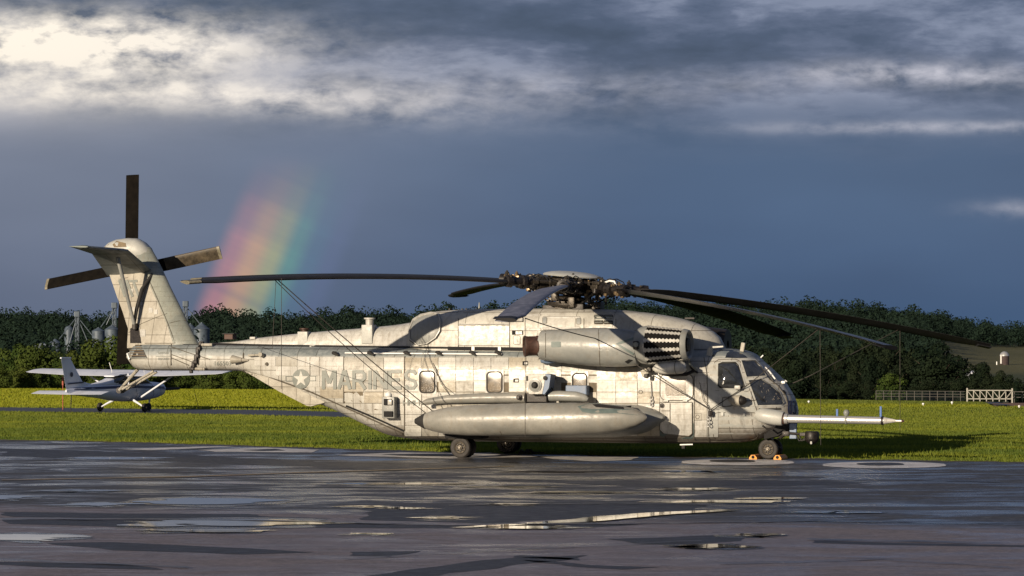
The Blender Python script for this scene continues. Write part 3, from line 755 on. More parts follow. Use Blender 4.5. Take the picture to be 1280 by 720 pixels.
MB().lathe((0,0,0), (0,0,1), [(0, 1.5), (20, 1.5)], 20).build('wall', M_GALV, r_, 30); MB().lathe((0,0,20), (0,0,1), [(0, 1.6), (1.0, 1.0), (1.4, 0)], 20).build('roof', M_GALV, r_, 30)
a_ = at(55, 437, 1100); r_ = thing('barn', (a_.x, a_.y, zt(a_.x, 1100)), 'low pale shed beside the small grain bin', 'shed')
e = a_.z-r_.location.z; MB().box((0,0,e/2+.5), (5, 8, e+1))  .build('wall', M_GALV, r_); MB().prism([(-2.8,-4.2,e+1),(2.8,-4.2,e+1),(0,-4.2,e+2.2)], (0,8.4,0)).build('roof', M_GALV, r_)
# brick silo on the right
a_ = at(1255.5, 466, 1350); r_ = thing('farm_silo', (a_.x, a_.y, zt(a_.x, 1350)), 'dark brick silo with pale domed cap on the hill field', 'silo')
e = a_.z-r_.location.z; hs = 21*1350/F; Rr = 5.8*1350/F
MB().lathe((0,0,0), (0,0,1), [(0, Rr), (e+hs, Rr)], 24).build('wall', M_BRICK, r_, 30)
MB().lathe((0,0,e+hs), (0,0,1), [(0, Rr*1.04), (.7, Rr*.95), (1.3, Rr*.7), (1.7, Rr*.35), (1.8, 0)], 24).build('dome', M_STEEL, r_, 60)
MB().box((-Rr*.85,-Rr*.7,(e+hs)/2+.5), (.45,.5,e+hs)).build('chute', M_WHITE, r_)
a_ = at(1246, 466, 1345); r_ = thing('pipe_stack', (a_.x, a_.y, zt(a_.x, 1345)), 'thin white pipe standing just left of the brick silo', 'pipe')
MB().tube([(0,0,0), (0,0,a_.z+14*1345/F-r_.location.z)], .22, 8).build('pipe', M_WHITE, r_)
for q, (c_, y_, w_) in enumerate(((1193, 466, 9), (1217, 467, 10))):
    a_ = at(c_, y_, 1000); zb = zt(a_.x, 1000); r_ = thing('farmhouse', (a_.x, a_.y, zb), ('pale roofed farm building nearer the tall ragged tree', 'pale roofed farm building nearer the silo')[q], 'house')
    e = a_.z-zb; MB().box((0,0,e/2), (w_*.3, 6, e)).build('wall', M_WHITES, r_); MB().prism([(-w_*.17,-3.2,e),(w_*.17,-3.2,e),(0,-3.2,e+.8)], (0,6.4,0)).build('roof', M_WHITES, r_)
# fence and truss gate
fr = thing('field_fence', (0, 398, 0), 'long thin post and rail fence along the right edge of the meadow', 'fence')
FY = 398
def fpt(q, h=0): x = (q-640)/F*FY; return Vector((x, 0, zt(x, FY)+h))
posts = [1095+i*9.6 for i in range(12)]+[1268, 1278, 1288, 1298]
for q in posts: MB().box(fpt(q, .70), (.05, .06, 1.4)).build('post', M_FENCE, fr)
for h_ in (.75, 1.05, 1.38):
    MB().tube([fpt(1095, h_), fpt(1206, h_)], .025, 5).build('rail', M_FENCE, fr); MB().tube([fpt(1262, h_), fpt(1300, h_)], .04, 5).build('rail', M_FENCE, fr)
b = MB()
for i in range(111): b.tube([fpt(1095+i, .3), fpt(1095+i, 1.36)], .006, 3)
b.build('mesh_wire', M_GALV, fr)
gr = thing('truss_gate', (0, 396, 0), 'white truss barrier gate with diagonal braces at the end of the fence', 'gate')
for h_ in (.60, 1.55): MB().box((fpt(1206, h_)+fpt(1262, h_))/2, ((1262-1206)/F*FY, .1, .11)).build('rail', M_GATE, gr)
for i in range(8): MB().box(fpt(1206+i*8, .9), (.09 if i not in (0, 7) else .16, .12, 1.8 if i in (0, 7) else 1.2)).build('post', M_GATE, gr)
for i in range(7):
    a0, b0 = (1.52, .62) if i < 5 else (.62, 1.52)
    MB().tube([fpt(1206+i*8, a0)+Vector((0,-.09,0)), fpt(1214+i*8, b0)+Vector((0,-.09,0))], .05, 5).build('brace', M_GATE, gr)
# field stakes
def stake(px_, py0, py1, m_, r_, label, lean=0, top=None):
    x, y = ground_pt(px_, py1); h = (py1-py0)*y/F
    s_ = thing('marker_stake', (x, y, 0), label, 'stake'); MB().tube([(0,0,-.1), (lean, 0, h)], r_, 6).build('pole', m_, s_)
    if top: MB().bbox((lean, 0, h-.05), (.07, .07, .4), .02).build('marker_cap', top, s_)
stake(78.5, 475, 512.5, M_REDP, .018, 'thin red marker stake left of the small aeroplane tail', top=M_REDP)
stake(249.5, 492, 511, M_ROPE, .012, 'thin leaning dark stake right of the small aeroplane', -.22)
for q, (a_, b2) in enumerate(((1011, 505), (1190, 506), (1154, 508), (1274, 511))):
    x, y = ground_pt(a_, b2); s_ = thing('edge_marker', (x, y, 0), ['small white marker in the grass closest to the helicopter nose', 'small white marker in the grass below the left end of the truss gate', 'small white marker in the grass below the thin fence', 'small white marker at the right edge of the meadow'][q], 'marker')
    MB().lathe((0,0,0), (0,0,1), [(0,.03),(.08,.03),(.1,.06),(.15,.05),(.17,0)], 10).build('lamp', M_WHITE, s_, 40)

# ================================================================== HELICOPTER
TH = math.radians(19); CT, ST = math.cos(TH), math.sin(TH); HX, HYW = 1.71, 100.0
HEL = thing('transport_helicopter', (HX, HYW, 0), 'large grey military transport helicopter with seven drooping rotor blades parked on the wet apron', 'helicopter', -TH)
def H(px_, py_, yl=0.0):
    """photo point at lateral offset yl (port positive) -> helicopter coordinates"""
    k = (px_-640)/F
    xl = (k*(HYW+yl*CT)-HX-yl*ST)/(CT+k*ST)
    Y = HYW-xl*ST+yl*CT
    return Vector((xl, yl, CZ+(HY-py_)*Y/F))
RW2L = Matrix.Rotation(TH, 3, 'Z')
def to_local(w): return RW2L @ (Vector(w)-Vector((HX, HYW, 0)))
def on_ray(px_, py_, Y):  # photo point at world depth Y -> helicopter coordinates
    return to_local(((px_-640)/F*Y, Y, CZ+(HY-py_)*Y/F))
CAMO = to_local((0, 0, CZ))

def superloft(xs, top, bot, hw, ex, yc=lambda x: 0, n=48, mid=None, taper=None):
    vs = []; fs = []
    for x in xs:
        zt_, zb_ = top(x), bot(x); w = hw(x); e = ex(x); zc = (zt_+zb_)/2; h = (zt_-zb_)/2
        for k in range(n):
            a = 2*PI*k/n; c_, s_ = math.cos(a), math.sin(a)
            yy = w*math.copysign(abs(c_)**(2/e), c_); zz = h*math.copysign(abs(s_)**(2/e), s_)
            if taper: yy *= taper(x, zz/h if h else 0)
            vs.append((x, yc(x)+yy, zc+zz))
    m_ = len(xs)
    for i in range(m_-1):
        for k in range(n): fs.append((i*n+k, i*n+(k+1) % n, (i+1)*n+(k+1) % n, (i+1)*n+k))
    fs.append(tuple(range(n-1, -1, -1))); fs.append(tuple(range((m_-1)*n, m_*n)))
    b = MB(); b.add(vs, fs); return b
def curve(pts, yl):
    q = [H(a, b, yl) for a, b in pts]; xs = [v.x for v in q]; zs = [v.z for v in q]
    return lambda x: interp(x, xs, zs)
def xcurve(pts, yl=0):
    xs = [H(a, 480, yl).x for a, _ in pts]; v = [b for _, b in pts]
    return lambda x: interp(x, xs, v)
# main body -----------------------------------------------------------
top = curve([(160,444),(164,437),(172,431),(200,429),(305,431),(430,431.5),(545,433),(700,434),(860,435),(905,435.5),(925,437),(940,441),(953,452),(966,463),(978,475),(988,489),(994.5,502),(997,514)], 0)
bot = curve([(160,448),(164,455),(172,461),(185,463.2),(305,463.5),(318,468),(345,481),(390,499),(430,514),(470,533),(500,545),(545,550),(620,551.5),(750,553),(870,554),(925,553),(950,549),(968,541),(982,531),(992,524),(997,519)], 0)
hwf = xcurve([(160,.12),(166,.34),(180,.44),(305,.58),(345,.80),(390,1.02),(430,1.18),(480,1.3),(545,1.36),(860,1.36),(900,1.34),(930,1.25),(955,1.08),(975,.84),(988,.56),(994,.34),(997,.12)])
exf = xcurve([(160,2.0),(200,2.5),(305,2.9),(400,3.3),(545,3.9),(860,3.9),(905,3.3),(940,2.9),(970,2.5),(997,2.0)])
def body_taper(x, t):   # cockpit leans in towards the roof
    x0 = H(880, 480).x; f = max(0, min(1, (x-x0)/1.6)); return 1-.16*f*max(0, t+.05)
xs = list(np.linspace(H(160,450).x, H(900,450).x, 76))+list(np.linspace(H(900,450).x, H(997,450).x, 34)[1:])
bodyM = superloft(xs, top, bot, hwf, exf, taper=body_taper)
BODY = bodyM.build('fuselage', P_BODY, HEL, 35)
# upper engine / gearbox fairing
dtop = curve([(512,424),(516,409),(524,399),(535,393),(550,389),(600,386.5),(700,385.5),(765,387),(800,390),(850,398),(880,408),(895,417),(903,426),(906,433)], 0)
dx0, dx1 = H(512,430).x, H(906,430).x
dhw = xcurve([(512,.30),(516,.62),(530,.84),(560,.98),(800,1.0),(860,.86),(885,.66),(900,.4),(906,.15)])
dex = xcurve([(512,2.4),(540,3.6),(700,4.2),(800,3.8),(860,2.7),(906,2.2)])
def dbot(x): return H(640,440).z-.12
doM = superloft(list(np.linspace(dx0, dx1, 60)), lambda x: dtop(x), lambda x: 2*dbot(x)-dtop(x), dhw, dex)
DOG = doM.build('upper_fairing', paint('upper_fairing_paint', (.36,.35,.32), (.50,.49,.445), .6, True, .46, 1.1, .52, .25, 2), HEL, 35)
ttop = curve([(250,430),(292,427),(330,421.5),(400,414.5),(450,410.5),(500,405.5),(520,402)], 0)
thw = xcurve([(250,.05),(292,.2),(400,.38),(470,.5),(520,.66)])
tz = H(300,434).z
taM = superloft(list(np.linspace(H(250,430).x, H(522,430).x, 30)), ttop, lambda x: 2*tz-ttop(x)-.1, thw, lambda x: 2.6)
TAIL = taM.build('tail_fairing', P_PANEL, HEL, 35)

def bvh(*ms):
    V = []; Fc = []
    for m_ in ms:
        b = len(V); V += [Vector(v) for v in m_.v]; Fc += [[i+b for i in f] for f in m_.f]
    return BVHTree.FromPolygons(V, Fc)
BV = bvh(bodyM, doM, taM); BVB = bvh(bodyM)
STK = {'M': [[(0,0),(0,1)],[(.06,.98),(.5,.32)],[(.5,.32),(.94,.98)],[(1,1),(1,0)]], 'A': [[(0,0),(.46,1)],[(.54,1),(1,0)],[(.2,.3),(.8,.3)]],
 'R': [[(0,0),(0,1)],[(.08,.93),(.7,.93),(.93,.8),(.93,.58),(.7,.46),(.08,.46)],[(.5,.44),(1,0)]], 'I': [[(.5,0),(.5,1)]], 'N': [[(0,0),(0,1)],[(.03,.97),(.97,.03)],[(1,0),(1,1)]],
 'E': [[(0,0),(0,1)],[(.08,.93),(1,.93)],[(.08,.5),(.85,.5)],[(.08,.07),(1,.07)]], 'S': [[(.97,.8),(.75,.94),(.25,.94),(.05,.78),(.15,.58),(.85,.42),(.95,.22),(.75,.06),(.25,.06),(.03,.2)]],
 'T': [[(.5,0),(.5,.86)],[(-.05,.93),(1.05,.93)]], 'H': [[(0,0),(0,1)],[(.08,.5),(.92,.5)],[(1,0),(1,1)]],
 '0': [[(.2,.05),(.8,.05),(.97,.25),(.97,.75),(.8,.95),(.2,.95),(.03,.75),(.03,.25),(.2,.05)]], '3': [[(.05,.85),(.3,.95),(.75,.95),(.95,.75),(.8,.53),(.4,.5)],[(.8,.5),(.97,.28),(.75,.05),(.3,.05),(.03,.15)]]}
def block(word, x0, y0, x1, y1, th, m_, parent, bv, gap=.28, shear=0, off=.036, res=6):
    """stencil style block letters made of flat strokes"""
    wd_ = [.16 if c == 'I' else 1 for c in word]; tot = sum(wd_)+gap*(len(word)-1); u = (x1-x0-th)/tot; cx = x0+th/2
    for c, w in zip(word, wd_):
        for si, st in enumerate(STK[c]):
            pts = []
            for (a, b_) in st:
                yy = y1-b_*(y1-y0); pts.append((cx+a*w*u+shear*(yy-y1), yy))
            ribbon('letter_stroke', pts, th, m_, parent, off+si*.0015, .004, res, bv)
        cx += (w+gap)*u
def hit(px_, py_, bv=None):
    bv = bv or BV; d = (on_ray(px_, py_, 100)-CAMO).normalized()
    r_ = bv.ray_cast(CAMO, d)
    if r_[0] is None:
        r_ = min((bv.find_nearest(on_ray(px_, py_, 92+.5*i)) for i in range(32)), key=lambda q: q[3]); return r_[0], (r_[1] if r_[1].dot(d) < 0 else -r_[1])
    n_ = r_[1];
    if n_.dot(d) > 0: n_ = -n_
    return r_[0], n_
def rrect(x0, y0, x1, y1, r, k=4):
    out = []
    for cx, cy, a0 in ((x1-r, y1-r, 0), (x0+r, y1-r, 90), (x0+r, y0+r, 180), (x1-r, y0+r, 270)):
        for i in range(k+1): a = math.radians(a0+90*i/k); out.append((cx+r*math.cos(a), cy+r*math.sin(a)))
    return out
def solid_from(V, Fc, N, off, th, name, mats, parent, smooth=30, dome=None):
    """thin real sheet lying on the skin: outer face at off, inner face at off-th"""
    b = MB(); n = len(V)
    o_ = [V[i]+N[i]*(off+(dome[i] if dome else 0)) for i in range(n)]; i_ = [V[i]+N[i]*(off-th) for i in range(n)]
    b.add(o_+i_, list(Fc)+[tuple(q+n for q in reversed(f)) for f in Fc])
    cnt = {}
    for f in Fc:
        for k in range(len(f)):
            e = (f[k], f[(k+1) % len(f)]); cnt.setdefault(frozenset(e), []).append(e)
    b.add([], []); base = len(b.v)-2*n
    for ee in cnt.values():
        if len(ee) == 1: a_, c_ = ee[0]; b.f.append((base+c_, base+a_, base+a_+n, base+c_+n)); b.mi.append(0)
    return b.build(name, mats, parent, smooth)
def decal(name, pts, m_, parent, off=.008, th=.02, res=7, bv=None, dome=0, smooth=30):
    bm = bmesh.new(); vs = [bm.verts.new((x, y, 0)) for x, y in pts]; bm.faces.new(vs)
    x0, x1 = min(p[0] for p in pts), max(p[0] for p in pts); y0, y1 = min(p[1] for p in pts), max(p[1] for p in pts)
    for ax, a0, a1 in ((0, x0, x1), (1, y0, y1)):
        k = max(1, int((a1-a0)/res))
        for i in range(1, k):
            c = a0+(a1-a0)*i/k; nrm = (1,0,0) if ax == 0 else (0,1,0)
            bmesh.ops.bisect_plane(bm, geom=bm.verts[:]+bm.edges[:]+bm.faces[:], plane_co=(c, c, 0), plane_no=nrm)
    bmesh.ops.triangulate(bm, faces=[f for f in bm.faces if len(f.verts) > 4])
    bm.verts.index_update(); V = []; N = []; D = []
    for v in bm.verts:
        q, n_ = hit(v.co.x, v.co.y, bv); V.append(q); N.append(n_)
        if dome:
            e = min(geometry.intersect_point_line(v.co.xy.to_3d(), Vector((*pts[i], 0)), Vector((*pts[(i+1) % len(pts)], 0)))[0].xy.to_3d().__sub__(v.co.xy.to_3d()).length for i in range(len(pts)))
            D.append(dome*math.sqrt(min(1, e/(.5*min(x1-x0, y1-y0)))))
    Fc = [tuple(v.index for v in f.verts) for f in bm.faces]; bm.free()
    return solid_from(V, Fc, N, off, th, name, m_, parent, smooth, D or None)
def ringd(name, pts, w, m_, parent, off=.016, th=.03, bv=None):
    """frame round an outline (outline given, w px outward)"""
    cx = sum(p[0] for p in pts)/len(pts); cy = sum(p[1] for p in pts)/len(pts); n = len(pts)
    out = []
    for i in range(n):
        a, b = Vector(pts[i-1]), Vector(pts[(i+1) % n]); t_ = (b-a).normalized(); nn = Vector((t_.y, -t_.x))
        if nn.dot(Vector(pts[i])-Vector((cx, cy))) < 0: nn = -nn
        out.append(Vector(pts[i])+nn*w)
    V = []; N = []
    for q in list(pts)+[tuple(o) for o in out]: a, b = hit(q[0], q[1], bv); V.append(a); N.append(b)
    Fc = [(i, (i+1) % n, n+(i+1) % n, n+i) for i in range(n)]
    return solid_from(V, Fc, N, off, th, name, m_, parent)
def ribbon(name, pts, w, m_, parent, off=.012, th=.014, res=8, bv=None, closed=False, build=True, acc=None):
    P_ = []
    pp = list(pts)+([pts[0]] if closed else [])
    for i in range(len(pp)-1):
        k = max(1, int(math.dist(pp[i], pp[i+1])/res)); P_ += [(pp[i][0]+(pp[i+1][0]-pp[i][0])*j/k, pp[i][1]+(pp[i+1][1]-pp[i][1])*j/k) for j in range(k)]
    P_.append(pp[-1]); V = []; N = []
    for i, q in enumerate(P_):
        a, b = Vector(P_[max(0, i-1)]), Vector(P_[min(len(P_)-1, i+1)]); t_ = (b-a).normalized(); nn = Vector((t_.y, -t_.x))*w/2
        for s_ in (1, -1):
            h_, n_ = hit(q[0]+nn.x*s_, q[1]+nn.y*s_, bv); V.append(h_); N.append(n_)
    Fc = [(2*i, 2*i+1, 2*i+3, 2*i+2) for i in range(len(P_)-1)]
    return solid_from(V, Fc, N, off, th, name, m_, parent)
def text(body, x0, y0, x1, y1, m_, parent, off=.02, bold=.02, shear=0, name='lettering', bv=None, rot=0, res=10):
    cu = bpy.data.curves.new('t', 'FONT'); cu.body = body; cu.offset = bold; cu.resolution_u = 3
    to = bpy.data.objects.new('t', cu); COL.objects.link(to); dg = bpy.context.evaluated_depsgraph_get()
    me = bpy.data.meshes.new_from_object(to.evaluated_get(dg)); bpy.data.objects.remove(to)
    bm = bmesh.new(); bm.from_mesh(me); bpy.data.meshes.remove(me)
    xs_ = [v.co.x for v in bm.verts]; ys_ = [v.co.y for v in bm.verts]; a0, a1, b0, b1 = min(xs_), max(xs_), min(ys_), max(ys_)
    for v in bm.verts: v.co = Vector((x0+(v.co.x-a0)/(a1-a0)*(x1-x0), y1-(v.co.y-b0)/(b1-b0)*(y1-y0), 0))
    k = int((x1-x0)/res)
    for i in range(1, k): bmesh.ops.bisect_plane(bm, geom=bm.verts[:]+bm.edges[:]+bm.faces[:], plane_co=(x0+(x1-x0)*i/k, 0, 0), plane_no=(1,0,0))
    bm.verts.index_update(); V = []; N = []
    for v in bm.verts:
        q, n_ = hit(v.co.x+shear*(v.co.y-y1), v.co.y, bv); V.append(q); N.append(n_)
    Fc = [tuple(v.index for v in f.verts) for f in bm.faces]; bm.free()
    b = MB(); b.add([V[i]+N[i]*off for i in range(len(V))], Fc); return b.build(name, m_, parent)

# skin panels on the cabin side ---------------------------------------
WIN = [(526,465,543,490), (610,466,627,490), (717,468,733,491)]
rows_ = [447, 462, 476, 490, 504, 518, 532, 545]
cols = [430,455,480,505.5,527,548,570,592,614,636,658,680,702,724,746,770,797,825]
pr = random.Random(3)
def skin(x0, y0, x1, y1, amp=.0055, k=4, m_=P_PANEL, off=.016):
    g_ = .36; V = []; N = []; ph = (pr.uniform(0, 6), pr.uniform(0, 6)); tl = pr.uniform(-.004, .004); tl2 = pr.uniform(-.006, .006)
    D = []
    for j in range(k+1):
        for i in range(k+1):
            u, v = i/k, j/k; q, n_ = hit(x0+g_+(x1-x0-2*g_)*u, y0+g_+(y1-y0-2*g_)*v, BVB); V.append(q); N.append(n_)
            D.append(amp*(math.sin(PI*u)*math.sin(PI*v)*math.cos(ph[0]+3*u+2*v))+tl*(u-.5)+tl2*(v-.5))
    Fc = [(j*(k+1)+i, j*(k+1)+i+1, (j+1)*(k+1)+i+1, (j+1)*(k+1)+i) for j in range(k) for i in range(k)]
    if m_ is P_PANEL: m_ = pr.choice((P_PANEL, P_PANEL, P_PALE, P_TAN, P_DULL))
    solid_from(V, Fc, N, off, .012, 'skin_panel', m_, BODY, 40, D)
decal('skin_backing', [(430,447),(825,447),(825,545),(506,545),(470,531),(430,503)], M_BACK, BODY, .001, .004, 10, BVB)
for i in range(len(cols)-1):
    for j in range(len(rows_)-1):
        x0, x1, y0, y1 = cols[i], cols[i+1], rows_[j], rows_[j+1]
        if y1 > np.interp(x0, [430, 470, 505, 900], [500, 528, 545, 550]): continue
        if any(x0 < w[2]-4 and x1 > w[0]+4 and y0 < w[3]-6 and y1 > w[1]+6 for w in WIN): continue
        skin(x0, y0, x1, y1)
for (x0, x1) in ((868,884),(884,898)):
    for (y0, y1) in ((470,488),(488,503),(503,525),(525,546)): skin(x0, y0, x1, y1, .003, m_=P_NOSE if x0 > 880 else P_PANEL)
for i, x0 in enumerate((318, 345, 372, 400)):
    for (y0, y1) in ((446,458),(458,470),(470,484),(484,498)):
        x1 = (345, 372, 400, 430)[i]
        if y1 > np.interp(x0, [318, 345, 372, 400], [463, 476, 490, 500])+1: continue
        skin(x0, y0, x1, y1, .003)

# windows ---------------------------------------------------------------
for q, w in enumerate(WIN):
    o_ = rrect(w[0], w[1], w[2], w[3], 4)
    sur = decal('window_surround', rrect(w[0]-3, w[1]-4, w[2]+3, w[3]+3, 2), P_PANEL, BODY, .028, .03)
    wn = ringd('window', o_, 1.7, M_DARK, HEL, .046, .04)
    decal('pane', o_, G_GOLDEN, wn, .031, .01, dome=.012)
# roof rail with clips, dark gap and painted gap shadow under the fairing
b = MB(); rp = [H(a, 442.5+ (a-430)*.012, -1.2) for a in range(432, 628, 16)]
rp = []
for a in range(432, 630, 14): q, n_ = hit(a, 442.6+(a-430)*.008, BVB); rp.append(q+n_*.05)
b.tube(rp, .022, 6); b.build('roof_rail', M_WHITE, HEL, 40)
for c_ in (417, 461, 506, 546, 588, 620):
    q, n_ = hit(c_, 442.5, BVB); q2, _ = hit(c_+7, 445.5, BVB)
    MB().tube([q+n_*.06, (q+q2)/2+n_*.10, q2+n_*.05], [.05,.06,.03], 6).build('rail_clamp', M_DARK, HEL)
ribbon('seam', [(225,429.5),(330,431.5),(480,433.5),(700,436.5)], 2.2, M_BLACK, HEL, .02, .02, 10)
ribbon('seam', [(560,435.4),(700,437)], 4.5, M_BLACK, HEL, .024, .02, 10)  # wider black strip painting in the shadow of the gap
for c_ in (592, 700-75, 668): 
    q, n_ = hit(c_, 436, BV); MB().bbox(q+n_*.03, (.09,.05,.12), .01).build('hinge', M_WHITE, HEL)
# seams / door outlines
for pts, w in (([(250,431),(248,463)],.7), ([(214,431),(214,463)],.8), ([(214,434),(236,441),(262,449)],.9),([(214,443),(240,452)],.8),([(214,447),(236,456)],.8),
               ([(305,432),(304,463)],1.2), ([(506,446),(506,545)],1.3), ([(305,463.5),(345,474),(385,488),(410,499),(450,517),(503,541),(506,547)],1.4),
               ([(388,447),(388,470)],.6), ([(430,446),(430,504)],.8), ([(880,447),(884,470),(886,552)],.8), ([(868,470),(868,549)],.8)):
    ribbon('seam', pts, w, M_SEAM, BODY, .030, .012)
ribbon('seam', [(433,507),(450,514),(480,527),(505,538)], 1.8, M_BLACK, BODY, .032, .02)
# ventral wedge strake
wd = MB(); wp = [(306,464),(345,474),(385,488.5),(412,500.5),(405,503.5),(388,508),(383,507),(350,490)]
wd.prism([H(a, b_, -.98 if a > 380 else -.8) for a, b_ in wp], (0, .22, 0)); wd.build('ventral_strake', P_FIN, HEL, 30)
for i in range(18): 
    a = 309+i*5.9; b_ = float(np.interp(a, [306,345,385,412], [465.5,475,489.5,501])); q = H(a, b_, -1.0 if a > 380 else -.82); MB().bbox(q, (.05,.02,.03), .004).build('fastener', M_SEAM, HEL)

# lettering ---------------------------------------------------------------
block('MARINES', 403, 463, 523, 486.5, 4.1, M_MARK, BODY, BVB, .34)
block('HMH', 504, 500.3, 525, 506.8, 1.2, M_MARK, BODY, BVB, .3)
text('165503', 268.5, 451.5, 289, 456.5, M_MARK, BODY, .012, .012, bv=BVB)
text('DANGER', 198, 439.6, 211, 442.6, M_MARK, BODY, .012, .01, bv=BVB)
ribbon('warning_arrow', [(195,445.3),(213.5,445.3)], 1, M_MARK, BODY, .012, .008, bv=BVB)
text('KEEP AWAY', 198, 447.4, 211.5, 450, M_MARK, BODY, .012, .01, bv=BVB)
text('MARINES 165503', 893.5, 491.5, 931, 494.5, M_MARK, BODY, .03, .01, bv=BVB) if False else None
block('03', 984, 500.8, 995.6, 517.5, 1.8, M_NAVY, BODY, BVB, .3, off=.02, res=2)
text('MK 58', 914, 536, 922, 538.6, M_MARK, BODY, .03, .01, bv=BVB) if False else None
# star roundel with bars
def disc_pts(cx, cy, r, n=24, ry=None): return [(cx+r*math.cos(2*PI*i/n), cy+(ry or r)*math.sin(2*PI*i/n)) for i in range(n)]
decal('roundel_disc', disc_pts(377, 473.5, 11, ry=12), M_MARK, BODY, .034, .006, 6, BVB)
st_ = []
for i in range(10):
    a_ = -PI/2+PI*i/5; r_ = 10.4 if i % 2 == 0 else 4.1; st_.append((377+r_*.93*math.cos(a_), 473.5+r_*math.sin(a_)))
decal('roundel_star', st_, P_PALE, BODY, .040, .006, 30, BVB)
for x0, x1 in ((358, 368), (386, 395)):
    ringd('roundel_bar', [(x0,470.5),(x1,470.5),(x1,475.5),(x0,475.5)], .9, M_MARK, BODY, .036, .006, BVB)

# chaff dispenser boxes on the rear side
def sidebox(px0, py0, px1, py1, dep, name, m_, parent=HEL, bev=.03, yl=None):
    q, n_ = hit((px0+px1)/2, (py0+py1)/2, BVB); yl = q.y if yl is None else yl
    a, c = H(px0, py0, yl-dep), H(px1, py1, yl-dep)
    return MB().bbox(((a.x+c.x)/2, yl-dep/2+.03, (a.z+c.z)/2), (abs(c.x-a.x), dep+.06, abs(a.z-c.z)), bev).build(name, m_, parent, 30)
ds = sidebox(477, 496, 493, 523, .30, 'dispenser_box', P_GREY)
for (a0, b0, a1, b1) in ((479.5,498.5,489,506.5),(479.5,514,490.5,521)):
    sidebox(a0, b0, a1, b1, .32, 'dispenser_opening', M_BLACK, ds, .01, yl=-1.36)
sidebox(484.5,499.5,489.5,506, .335, 'dispenser_tray', P_PANEL, ds, .01, yl=-1.36)
q, n_ = hit(486, 494, BVB); MB().lathe(q-n_*.02, n_, [(0,.10),(.08,.10),(.14,.05),(.16,0)], 14).build('formation_lamp', M_WHITE, HEL, 40)
# small scoops on the boom
def cone_fairing(px0, py0, px1, py1, r, name, m_, out=.16, dark=True):
    a, _ = hit(px0, py0, BVB); c, n_ = hit(px1, py1, BVB); b = MB(); b.tube([a+n_*out, a+n_*out*.95+(c-a)*.3, c+n_*.01], [r, r*.8, .02], 12)
    o_ = b.build(name, m_, HEL, 40)
    if dark: MB().lathe(a+n_*out, (a-c), [(-.02, r*.72), (.012, r*.72), (.013, 0)], 12).build('fairing_mouth', M_BLACK, o_)
    return o_
cone_fairing(294, 449.5, 311, 450.5, .13, 'antenna_fairing', P_FIN, .14)
b = MB(); q, n_ = hit(314, 445, BVB); q2, _ = hit(330, 444.5, BVB); b.tube([q+n_*.12, q2+n_*.14], .035, 8); b.tube([q, q+n_*.13], .03, 6); b.tube([q2+n_*.08, q2+n_*.2], .07, 10)
b.build('sensor_boom', P_FIN, HEL, 40)
q, n_ = hit(334.5, 455, BVB); MB().lathe(q, n_, [(0,.05),(.06,.05),(.07,0)], 10).build('drain_mast', M_SEAM, HEL)
# fold hinge on the boom
b = MB(); hz = [(252,431),(249,437),(247,445),(245,452),(241,459),(239,463)]
for i in range(len(hz)-1):
    q, n_ = hit(*hz[i], BVB); q2, _ = hit(*hz[i+1], BVB); b.tube([q+n_*.05, q2+n_*.05], .05, 6); b.bbox(q+n_*.05, (.14,.12,.10), .02); b.bbox((q+q2)/2+n_*.07, (.09,.1,.16), .02)
b.build('fold_hinge', M_METALD, HEL, 40)
for (a0, b0, a1, b1) in ((253,433.5,266,433.5),(245,458.8,257,459.2)):
    q, n_ = hit(a0, b0, BVB); q2, _ = hit(a1, b1, BVB); MB().tube([q+n_*.07, q2+n_*.07], .045, 8).build('hinge_actuator', P_FIN, HEL, 40)
# open grille at the boom end and white hose
gl = decal('tail_grille', [(163,412.5+27),(177,420+19.5),(183.5,447),(164,447.2),(160.8,444)][0:0] or [(162.5,430.5),(176,430.5),(184,446.8),(164,447.4),(161.5,440)], M_METALD, HEL, .02, .03, 6, BVB)
for i in range(5): ribbon('grille_bar', [(163, 432.5+i*3), (176+i*1.7, 432.5+i*3)], .6, M_BEIGE, gl, .035, .012, 5, BVB)
ribbon('grille_edge', [(163,447.3),(184,447)], .9, M_MARK, gl, .035, .02, 5, BVB)
b = MB(); pts = []
for a, c_ in ((176,427.5),(170,427),(164,430),(161.5,436),(161.5,443),(163.5,449)):
    q, n_ = hit(a, c_, BVB); pts.append(q+n_*.06)
b.tube(pts, .03, 6); b.build('tail_hoop', M_WHITE, HEL, 60)
b = MB()
for s_ in (-.25, .1):
    b.tube([H(172, 462, s_), H(149, 488, s_)], [.055,.045], 8) if s_ < 0 else None
b.build('tail_skid_strut', P_FIN, HEL, 40)
for s_, (a0, b0, a1, b1) in ((-.3, (192,464,152,487)), (.1, (196,465,153,490))):
    MB().tube([H(a0, b0, s_), H(a1, b1, s_)], .036, 8).build('tail_skid_strut', P_FIN, HEL, 40)
MB().lathe(H(150.5,488,-.1)-Vector((0,.12,0)), (0,1,0), [(0,0),(0,.09),(.24,.09),(.24,0)], 12).build('tail_skid_shoe', M_METALD, HEL, 40)

